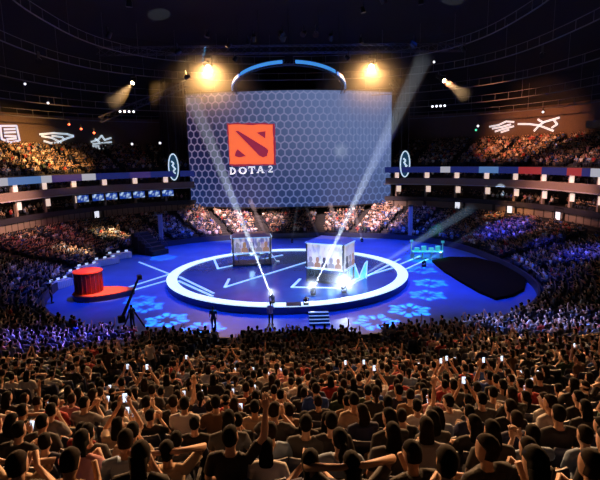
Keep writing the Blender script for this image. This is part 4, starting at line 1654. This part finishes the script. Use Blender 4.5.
def build_person(pname, hair):
    """high detail: body, hair, shirt, trousers meshes for one pose"""
    ps = POSES[pname]
    J = joints(ps)
    B = Shape()
    torso(B, J, -.012, 14)
    B.loft([J['collar'] - V3((0, 0, .03)), J['neck'], J['head'] - V3((0, 0, .03))], [.062, .052, .052], 10)
    pts, rad = head_rings(J)
    B.loft(pts, rad, 14, J['headM'] @ V3((1, 0, 0)))
    hm, hc = J['headM'], J['head']
    B.loft([hc + hm @ V3((0, .088, .03)), hc + hm @ V3((0, .112, -.012)), hc + hm @ V3((0, .095, -.024))], [.010, .018, .014], 6)
    for s in (-1, 1):
        B.ell(hc + hm @ V3((s * .076, -.005, -.005)), (.012, .022, .034), 6, 5, hm)
    for s, sd in ((1, 'R'), (-1, 'L')):
        B.loft([J['collar'].lerp(J['sh' + sd], .4), J['sh' + sd], J['sh' + sd].lerp(J['el' + sd], .5), J['el' + sd]], [.055, .056, .048, .040], 8)
        B.loft([J['el' + sd], J['el' + sd].lerp(J['wr' + sd], .35), J['wr' + sd]], [.042, .041, .027], 8)
        hand(B, J['wr' + sd], J['fd' + sd], s, 8, False)
        B.loft([J['hip' + sd], J['hip' + sd].lerp(J['kn' + sd], .5), J['kn' + sd]], [.078, .068, .052], 8)
        B.loft([J['kn' + sd], J['kn' + sd].lerp(J['an' + sd], .35), J['an' + sd]], [.054, .055, .035], 8)
    body = B.fused('person', .014)
    X = Shape()
    for s, sd in ((1, 'R'), (-1, 'L')):
        hand(X, J['wr' + sd], J['fd' + sd], s, 8, True)
        X.ell(hc + hm @ V3((s * .030, .083, .018)), (.014, .010, .008), 6, 4, hm, 1)
        X.loft([J['an' + sd] + V3((0, -.06, -.055)), J['an' + sd] + V3((0, .05, -.05)), J['to' + sd] + V3((0, .02, 0))], [(.042, .045), (.046, .05), (.035, .03)], 8, V3((1, 0, 0)), 3)
    X.loft([hc + hm @ V3((-.026, .082, -.055)), hc + hm @ V3((0, .091, -.056)), hc + hm @ V3((.026, .082, -.055))], [.005, .009, .005], 6, V3((0, 0, 1)), 2)
    bm = bmesh.new()
    bm.from_mesh(body)
    bm.from_mesh(X.mesh('x'))
    bm.to_mesh(body)
    bm.free()
    # hair
    H = Shape()
    pts, rad = head_rings(J, 1.12)
    pts2 = [q + hm @ V3((0, -.008, .008)) for q in pts[2:]]
    H.loft(pts2, rad[2:], 16, hm @ V3((1, 0, 0)))
    for i, q in enumerate(H.v):
        l = hm.transposed() @ (q - hc)
        if l.y > .03 and l.z < .055:
            l.y -= .06 + .2 * max(0, .055 - l.z)
            l.x *= .80
            H.v[i] = hc + hm @ l
    if hair == 'long':
        H.loft([hc + hm @ V3((0, -.05, .05)), hc + hm @ V3((0, -.075, -.06)), hc + V3((0, -.085, -.18)), hc + V3((0, -.09, -.30))], [(.07, .05), (.088, .05), (.085, .04), (.055, .02)], 12)
    if hair == 'tail':
        H.loft([hc + hm @ V3((0, -.09, .05)), hc + hm @ V3((0, -.135, .03)), hc + V3((0, -.14, -.10)), hc + V3((0, -.115, -.20))], [.022, .036, .032, .01], 8)
    hairme = H.fused('hair', .012)
    # shirt
    T = Shape()
    torso(T, J, .006, 14)
    for sd in 'RL':
        e = J['sh' + sd].lerp(J['el' + sd], .72)
        T.loft([J['collar'].lerp(J['sh' + sd], .35), J['sh' + sd], J['sh' + sd].lerp(e, .6), e], [.066, .070, .066, .064], 10)
    shirt = T.fused('shirt', .017)
    P = Shape()
    P.loft([J['pelvis'] + V3((0, 0, .05)), J['pelvis'] - V3((0, 0, .09))], [(.168, .13), (.16, .12)], 12)
    for sd in 'RL':
        P.loft([J['hip' + sd], J['hip' + sd].lerp(J['kn' + sd], .5), J['kn' + sd]], [.098, .086, .070], 10)
        P.loft([J['kn' + sd], J['kn' + sd].lerp(J['an' + sd], .4), J['an' + sd] + V3((0, 0, .01))], [.071, .068, .056], 10)
    trou = P.fused('trousers', .02)
    for m_ in (hairme, shirt, trou, body):
        m_.polygons.foreach_set('use_smooth', [True] * len(m_.polygons))
    return dict(body=body, hair=hairme, shirt=shirt, trousers=trou, J=J)


def crude_person(pname, level, hair='short'):
    """the same figure at low detail, roles as material indices: 0 skin, 1 hair, 2 shirt, 3 trousers"""
    J = joints(POSES[pname])
    H = Shape()
    seg = 8 if level == 1 else 5
    if level == 1:
        torso(H, J, .008, 8)
        H.mi = [2] * len(H.mi)
    else:
        H.loft([J['pelvis'] - V3((0, 0, .05)), J['chest'], J['collar']], [(.16, .12), (.19, .13), (.10, .08)], 6, V3((1, 0, 0)), 2)
    H.loft([J['collar'], J['head']], [.055, .05], 5, V3((1, 0, 0)), 0)
    pts, rad = head_rings(J)
    if level == 1:
        H.loft(pts, rad, 8, J['headM'] @ V3((1, 0, 0)), 0)
    else:
        H.loft([pts[0], pts[2], pts[4], pts[6]], [rad[0], rad[2], rad[4], rad[6]], 6, V3((1, 0, 0)), 0)
    hm, hc = J['headM'], J['head']
    k0 = len(H.v)
    pts, rad = head_rings(J, 1.13)
    ids = [2, 3, 4, 5, 6] if level == 1 else [2, 4, 6]
    H.loft([pts[i] + hm @ V3((0, -.012, .008)) for i in ids], [rad[i] for i in ids], seg + 1, hm @ V3((1, 0, 0)), 1)
    for i in range(k0, len(H.v)):
        l = hm.transposed() @ (H.v[i] - hc)
        if l.y > .02 and l.z < .05:
            l.y -= .075
            l.x *= .85
            H.v[i] = hc + hm @ l
    if hair == 'long':
        H.loft([hc + V3((0, -.07, .03)), hc + V3((0, -.09, -.25))], [(.085, .05), (.06, .025)], 6, V3((1, 0, 0)), 1)
    for sd in 'RL':
        e = J['sh' + sd].lerp(J['el' + sd], .7)
        H.loft([J['collar'].lerp(J['sh' + sd], .4), J['sh' + sd], e], [.06, .068, .058], seg, V3((0, 0, 1)), 2)
        H.loft([e, J['el' + sd], J['wr' + sd], J['wr' + sd] + J['fd' + sd] * .15], [.044, .041, .03, .028], seg if level == 1 else 4, V3((0, 0, 1)), 0)
        if level == 1:
            H.loft([J['hip' + sd], J['kn' + sd], J['an' + sd]], [.095, .072, .055], 6, V3((1, 0, 0)), 3)
        else:
            H.loft([J['hip' + sd], J['kn' + sd], J['an' + sd]], [.09, .075, .06], 4, V3((1, 0, 0)), 3)
    H.f = [f for f in H.f]
    return H


# ------------------------------------------------------------------ seats
def seat_meshes():
    b = bmesh.new()
    box(b, (0, 0.02, .44), (.46, .44, .07))
    bevel(b, .025, 2)
    pan = bpy.data.meshes.new('seat_pan')
    b.to_mesh(pan)
    b.free()
    b = bmesh.new()
    n = 6
    fr, bk = [], []
    for i in range(n + 1):
        x = -.23 + .46 * i / n
        curve = .05 * (x / .23) ** 2
        row_f, row_b = [], []
        for j, (z, y) in enumerate(((.42, -.21), (.66, -.235), (.90, -.275), (1.0, -.29))):
            taper = 1 - .12 * (j == 3)
            row_f.append(b.verts.new((x * taper, y + curve, z)))
            row_b.append(b.verts.new((x * taper, y + curve - .035, z)))
        fr.append(row_f)
        bk.append(row_b)
    for i in range(n):
        for j in range(3):
            b.faces.new((fr[i][j], fr[i + 1][j], fr[i + 1][j + 1], fr[i][j + 1]))
            b.faces.new((bk[i][j], bk[i][j + 1], bk[i + 1][j + 1], bk[i + 1][j]))
        b.faces.new((fr[i][3], fr[i + 1][3], bk[i + 1][3], bk[i][3]))
        b.faces.new((fr[i][0], bk[i][0], bk[i + 1][0], fr[i + 1][0]))
    for i in (0, n):
        for j in range(3):
            q = (fr[i][j], fr[i][j + 1], bk[i][j + 1], bk[i][j])
            b.faces.new(q if i == 0 else q[::-1])
    back = bpy.data.meshes.new('backrest')
    b.to_mesh(back)
    b.free()
    b = bmesh.new()
    box(b, (0, -.05, .2), (.10, .12, .4))
    box(b, (0, -.02, .015), (.34, .24, .03))
    for s in (-1, 1):
        box(b, (s * .245, -.02, .62), (.04, .30, .035))
        box(b, (s * .245, -.17, .50), (.035, .05, .22))
    frm = bpy.data.meshes.new('stadium_seat')
    b.to_mesh(frm)
    b.free()
    for me in (pan, back):
        me.materials.append(M_NAVY)
        me.polygons.foreach_set('use_smooth', [True] * len(me.polygons))
    frm.materials.append(M_BLACKMETAL)
    return pan, back, frm


# ------------------------------------------------------------------ where everybody sits
spots = []          # (position, heading, row index, tier)
PITCH_S = .54
AISLES = [-PI / 2 + 2 * PI * (i + .5) / 30 for i in range(30)]
for k in range(N_ROWS):
    d = .6 + k * ROW + .52
    z = terrace_z(.6 + k * ROW)
    ok = near_ok(d)
    for p, th in stations(d, PITCH_S, lambda p: ok(p) and p.y > 1.6 and (d < 11.0 or p.y < 27 or (d < 12.8 and p.y > 72 and abs(p.x) < 18)), rnd.random() * .3):
        if any(abs(th - a) * (24 + d) < .75 for a in AISLES):
            continue
        spots.append((V3((p.x, p.y, z)), th, d, k, 'low'))
for k in range(N_UP):
    d = UP0 + k * UP_ROW + .5
    z = UPZ + k * UP_RISE
    for p, th in stations(d, PITCH_S, lambda p: p.y > 35 and abs(p.x) > 16, rnd.random() * .3):
        if any(abs(th - a) * (24 + d) < .7 for a in AISLES):
            continue
        spots.append((V3((p.x, p.y, z)), th, d, 100 + k, 'up'))
for lev, zf in ((0, 5.0), (1, 8.35)):
    for k in range(2):
        d = 13.9 + k * .9
        for p, th in stations(d, .8, lambda p: p.y > 35 and abs(p.x) > 14):
            spots.append((V3((p.x, p.y, zf + k * .25)), th, d, 200 + lev * 10 + k, 'box'))

# keep what the picture can see, with a margin for a side step
SPOTS = []
for s in spots:
    q = project(s[0] + V3((0, 0, .9)))
    if q is None or not (-45 < q[0] < 645 and -20 < q[1] < 530):
        continue
    dist = (s[0] - CAM_LOC).length
    if s[0].y > 70 and 196 < q[0] < 384 and q[1] < 190:
        continue
    SPOTS.append((s, q, dist))
SPOTS.sort(key=lambda a: a[2])


def wchoice(r_):
    return r_.choices(range(len(SHIRTS)), SHIRT_W)[0]


POSE_NAMES = ['lap', 'phone', 'film', 'behind', 'forward', 'chin', 'clap', 'crossed', 'cheer']
POSE_W = [20, 12, 4, 5, 22, 14, 10, 10, 2]
prnd = random.Random(11)


def aim_yaw(p, rz):
    want = math.atan2(48 - p.y, -p.x) - PI / 2
    return (want - rz + PI) % (2 * PI) - PI



plan = []
for s, q, dist in SPOTS:
    occ = prnd.random() < {'low': .91, 'up': .85, 'box': .8}[s[4]]
    # the end seats just beside the picture edge stay as they are
    pose = prnd.choices(POSE_NAMES, POSE_W)[0]
    shirt = wchoice(prnd)
    hair = prnd.choices(['short', 'long', 'tail'], [62, 28, 10])[0]
    n_ = inward(s[1], s[2])
    # seats face inwards, people look at the stage
    rz = math.atan2(n_.y, n_.x) - PI / 2
    plan.append(dict(pos=s[0], rz=rz, row=s[3], tier=s[4], q=q, dist=dist, occ=occ, pose=pose, shirt=shirt, hair=hair,
                     trous=prnd.choices([0, 1, 2], [45, 40, 15])[0], skin=prnd.random() < .4, brown=prnd.random() < .3, yaw=max(-.45, min(.45, .7 * aim_yaw(s[0], rz))) + prnd.gauss(0, .12), scale=prnd.uniform(.9, 1.04)))

inframe = lambda e: 4 < e['q'][0] < 596 and 4 < e['q'][1] < 474 and e['tier'] == 'low'
near_people = [e for e in plan if e['occ'] and inframe(e)][:280]
near_seats = [e for e in plan if inframe(e)][:292]
npid = {id(e) for e in near_people}
nsid = {id(e) for e in near_seats}

# ranks for the labels: rows counted from the picture's bottom, people from the left
rows = sorted({e['row'] for e in plan if inframe(e)}, reverse=True)
rowno = {r_: i + 1 for i, r_ in enumerate(rows)}
for r_ in rows:
    es = sorted([e for e in plan if e['row'] == r_ and inframe(e)], key=lambda e: e['q'][0])
    for i, e in enumerate(es):
        e['seatno'] = i + 1
    for i, e in enumerate([e for e in es if e['occ']]):
        e['pno'] = i + 1

pan, back, frm = seat_meshes()
for e in near_seats:
    t = bpy.data.objects.new('stadium_seat', frm)
    COL.objects.link(t)
    t.location = e['pos']
    t.rotation_euler = (0, 0, e['rz'])
    what = 'empty navy plastic stadium seat' if not e['occ'] else 'navy plastic stadium seat under its sitter'
    tag(t, '%s, %s row up, %s seat from left' % (what, ordn(rowno[e['row']]), ordn(e['seatno'])), 'seat', 'navy stadium seats')
    for nm, me in (('seat_pan', pan), ('backrest', back)):
        c = bpy.data.objects.new(nm, me)
        COL.objects.link(c)
        c.parent = t

# the figures, one set of meshes per pose and hair style
PERSON = {}


def person_set(pose, hair):
    if (pose, hair) not in PERSON:
        d_ = build_person(pose, hair)
        for m_ in (SKIN, EYEM, LIPM, SHOEM):
            d_['body'].materials.append(m_)
        d_['hair'].materials.append(HAIRM[0])
        d_['shirt'].materials.append(SHIRTM['black'])
        d_['trousers'].materials.append(TROUSERM[0])
        PERSON[(pose, hair)] = d_
    return PERSON[(pose, hair)]


def slot_mat(o, m_):
    o.material_slots[0].link = 'OBJECT'
    o.material_slots[0].material = m_


def add_phone(e, J, M):
    ph = POSES[e['pose']].get('phone')
    if not ph:
        return None
    t = bpy.data.objects.new('phone', PHONE_ME)
    COL.objects.link(t)
    loc = M @ V3(ph)
    t.location = loc
    t.rotation_euler = (R(-25) if e['pose'] == 'phone' else 0, 0, e['rz'] + e['yaw'])
    s_ = bpy.data.objects.new('screen', PHONE_SCR)
    COL.objects.link(s_)
    s_.parent = t
    return t


b = bmesh.new()
box(b, (0, 0, 0), (.075, .010, .15))
bevel(b, .004, 2)
PHONE_ME = bpy.data.meshes.new('phone')
b.to_mesh(PHONE_ME)
b.free()
PHONE_ME.materials.append(PHONEM)
b = bmesh.new()
box(b, (0, -.0065, 0), (.066, .003, .138))
PHONE_SCR = bpy.data.meshes.new('screen')
b.to_mesh(PHONE_SCR)
b.free()
PHONE_SCR.materials.append(PHONESCR)


def place_person(e, label, group):
    d_ = person_set(e['pose'], e['hair'])
    t = bpy.data.objects.new('person', d_['body'])
    COL.objects.link(t)
    t.location = e['pos']
    t.rotation_euler = (0, 0, e['rz'] + e['yaw'])
    t.scale = (e['scale'],) * 3
    tag(t, label, 'person', group)
    if e['skin']:
        slot_mat(t, SKIN2)
    for nm in ('hair', 'shirt', 'trousers'):
        c = bpy.data.objects.new(nm, d_[nm])
        COL.objects.link(c)
        c.parent = t
        slot_mat(c, HAIRM[1 if e['brown'] else 0] if nm == 'hair' else SHIRTM[SHIRTS[e['shirt']][0]] if nm == 'shirt' else TROUSERM[e['trous']])
    M = Matrix.Translation(e['pos']) @ Matrix.Rotation(e['rz'] + e['yaw'], 4, 'Z') @ Matrix.Scale(e['scale'], 4)
    return t, M, d_['J']


HAIRTXT = {'short': 'short haired', 'long': 'long haired', 'tail': 'ponytailed'}
for e in near_people:
    sname = SHIRTS[e['shirt']][0]
    lab = '%s person, %s top, %s, %s row up, %s from left' % (HAIRTXT[e['hair']], sname, POSES[e['pose']]['text'], ordn(rowno[e['row']]), ordn(e['pno']))
    t, M, J = place_person(e, lab, 'seated spectators nearest the camera')
    ph = add_phone(e, J, M)
    if ph:
        tag(ph, 'phone held by sitter in %s top, %s row up, %s from left' % (sname, ordn(rowno[e['row']]), ordn(e['pno'])), 'phone', 'phones held by spectators')

# people standing: in the aisles of the stand and on the floor
for (px, py, h_px, pose, shirt, hair, rz, lab) in (
        (150, 385, 41, 'stand', 'white', 'short', -.5, 'person in white top standing in the near left stand'),
        (105, 386, 44, 'standup', 'black', 'long', .3, 'dark clothed person standing left of the white topped one'),
        (458, 338, 30, 'standup', 'grey', 'short', .9, 'person in grey top standing at the front rows, right of another stander'),
        (443, 340, 28, 'stand', 'charcoal', 'short', .6, 'person in charcoal top standing at the front rows, left of another stander'),
        (52, 303, 0, 'stand', 'black', 'short', -1.2, 'dark clothed person standing on the left floor edge below the work tables'),
        (133, 328, 0, 'stand', 'black', 'short', .9, 'dark clothed operator standing by the camera crane'),
        (214, 330, 0, 'stand', 'navy', 'short', .2, 'person in navy standing on the floor before the stage, left'),
        (271, 325, 0, 'standup', 'white', 'short', -.2, 'person in white standing on the floor before the stage front')):
    if h_px:
        Y = 1.62 * F_PX / h_px
        # the row whose tread lies under that distance
        dd = min((s for s in SPOTS if s[0][4] == 'low' and s[0][0].y < 40), key=lambda s: (s[1][0] - px) ** 2 * 2 + ((s[0][0].y - Y) * 12) ** 2)
        pos = dd[0][0].copy()
        pos.x = at_y(px, py - 25, pos.y).x
        e0 = next((e for e in plan if e['pos'] is dd[0][0]), None)
        if e0 is not None and id(e0) not in npid:
            e0['occ'] = False
    else:
        pos = at_z(px, py, 0)
    e = dict(pose=pose, hair=hair, pos=pos + V3((0, .12 if h_px else 0, 0)), rz=rz, yaw=0, scale=1.0, skin=False, brown=False, shirt=[n for n, _ in SHIRTS].index(shirt), trous=1)
    place_person(e, lab, 'standing people')


# ------------------------------------------------------------------ the rest of the crowd and of the seats, one object each
ROLE_M = [SKIN, SKIN2] + HAIRM + [SHIRTM[n] for n, _ in SHIRTS] + TROUSERM
lods = {}
for pose in POSE_NAMES:
    for hair in ('short', 'long'):
        for lev in (1, 2):
            H = crude_person(pose, lev, hair)
            tri, tmi = [], []
            for f, mi_ in zip(H.f, H.mi):
                for i in range(1, len(f) - 1):
                    tri.append((f[0], f[i], f[i + 1]))
                    tmi.append(mi_)
            lods[(pose, hair, lev)] = (np.array([tuple(p) for p in H.v], dtype=np.float32), np.array(tri, dtype=np.int32), np.array(tmi, dtype=np.int32))


def big_mesh(name, chunks, mats_):
    V = np.concatenate([c[0] for c in chunks])
    offs = np.cumsum([0] + [len(c[0]) for c in chunks[:-1]])
    F = np.concatenate([c[1] + o for c, o in zip(chunks, offs)])
    MI = np.concatenate([c[2] for c in chunks])
    me = bpy.data.meshes.new(name)
    me.vertices.add(len(V))
    me.vertices.foreach_set('co', V.astype(np.float32).ravel())
    me.loops.add(len(F) * 3)
    me.loops.foreach_set('vertex_index', F.astype(np.int32).ravel())
    me.polygons.add(len(F))
    me.polygons.foreach_set('loop_start', np.arange(0, len(F) * 3, 3, dtype=np.int32))
    me.polygons.foreach_set('loop_total', np.full(len(F), 3, dtype=np.int32))
    for m_ in mats_:
        me.materials.append(m_)
    me.polygons.foreach_set('material_index', MI.astype(np.int32))
    me.polygons.foreach_set('use_smooth', np.ones(len(F), dtype=bool))
    me.update()
    me.validate()
    o = bpy.data.objects.new(name, me)
    COL.objects.link(o)
    return o


chunks, schunks = [], []
seatV, seatF = [], []
for me in (pan, back):
    me.calc_loop_triangles()
sb = bmesh.new()
box(sb, (0, .02, .44), (.46, .44, .07))
box(sb, (0, -.255, .72), (.44, .05, .56), Matrix.Rotation(R(8), 3, 'X'))
box(sb, (0, -.05, .2), (.10, .12, .4))
bmesh.ops.triangulate(sb, faces=sb.faces[:])
sb.verts.index_update()
sV = np.array([tuple(v.co) for v in sb.verts], dtype=np.float32)
sF = np.array([[v.index for v in f.verts] for f in sb.faces], dtype=np.int32)
sb.free()
for e in plan:
    c_, s_ = math.cos(e['rz']), math.sin(e['rz'])
    Rm = np.array([[c_, -s_, 0], [s_, c_, 0], [0, 0, 1]], dtype=np.float32)
    pos = np.array(e['pos'], dtype=np.float32)
    if id(e) not in nsid and e['tier'] != 'box':
        schunks.append((sV @ Rm.T + pos, sF, np.zeros(len(sF), dtype=np.int32)))
    if e['occ'] and id(e) not in npid:
        a = e['rz'] + e['yaw']
        c_, s_ = math.cos(a), math.sin(a)
        Rm = np.array([[c_, -s_, 0], [s_, c_, 0], [0, 0, 1]], dtype=np.float32) * e['scale']
        v, f, mi_ = lods[(e['pose'], 'long' if e['hair'] != 'short' else 'short', 1 if e['dist'] < 38 else 2)]
        lut = np.array([1 if e['skin'] else 0, 3 if e['brown'] else 2, 4 + e['shirt'], 4 + len(SHIRTS) + e['trous']], dtype=np.int32)
        chunks.append((v @ Rm.T + pos, f, lut[mi_]))
tag(big_mesh('spectator_crowd', chunks, ROLE_M), 'thousands of seated spectators filling the stands all around the arena', 'crowd', kind='stuff')
tag(big_mesh('seat_rows', schunks, [M_NAVY]), 'rows of dark navy seats under the crowd all around the arena', 'seats', kind='stuff')
# print('PEOPLE', len(near_people), len(chunks), 'SEATS', len(near_seats), len(schunks), 'y of last', near_people[-1]['q'])

# dim glowing surfaces are found by bounced rays; the lamps get all the direct samples
for m_ in bpy.data.materials:
    m_.cycles.emission_sampling = 'NONE'
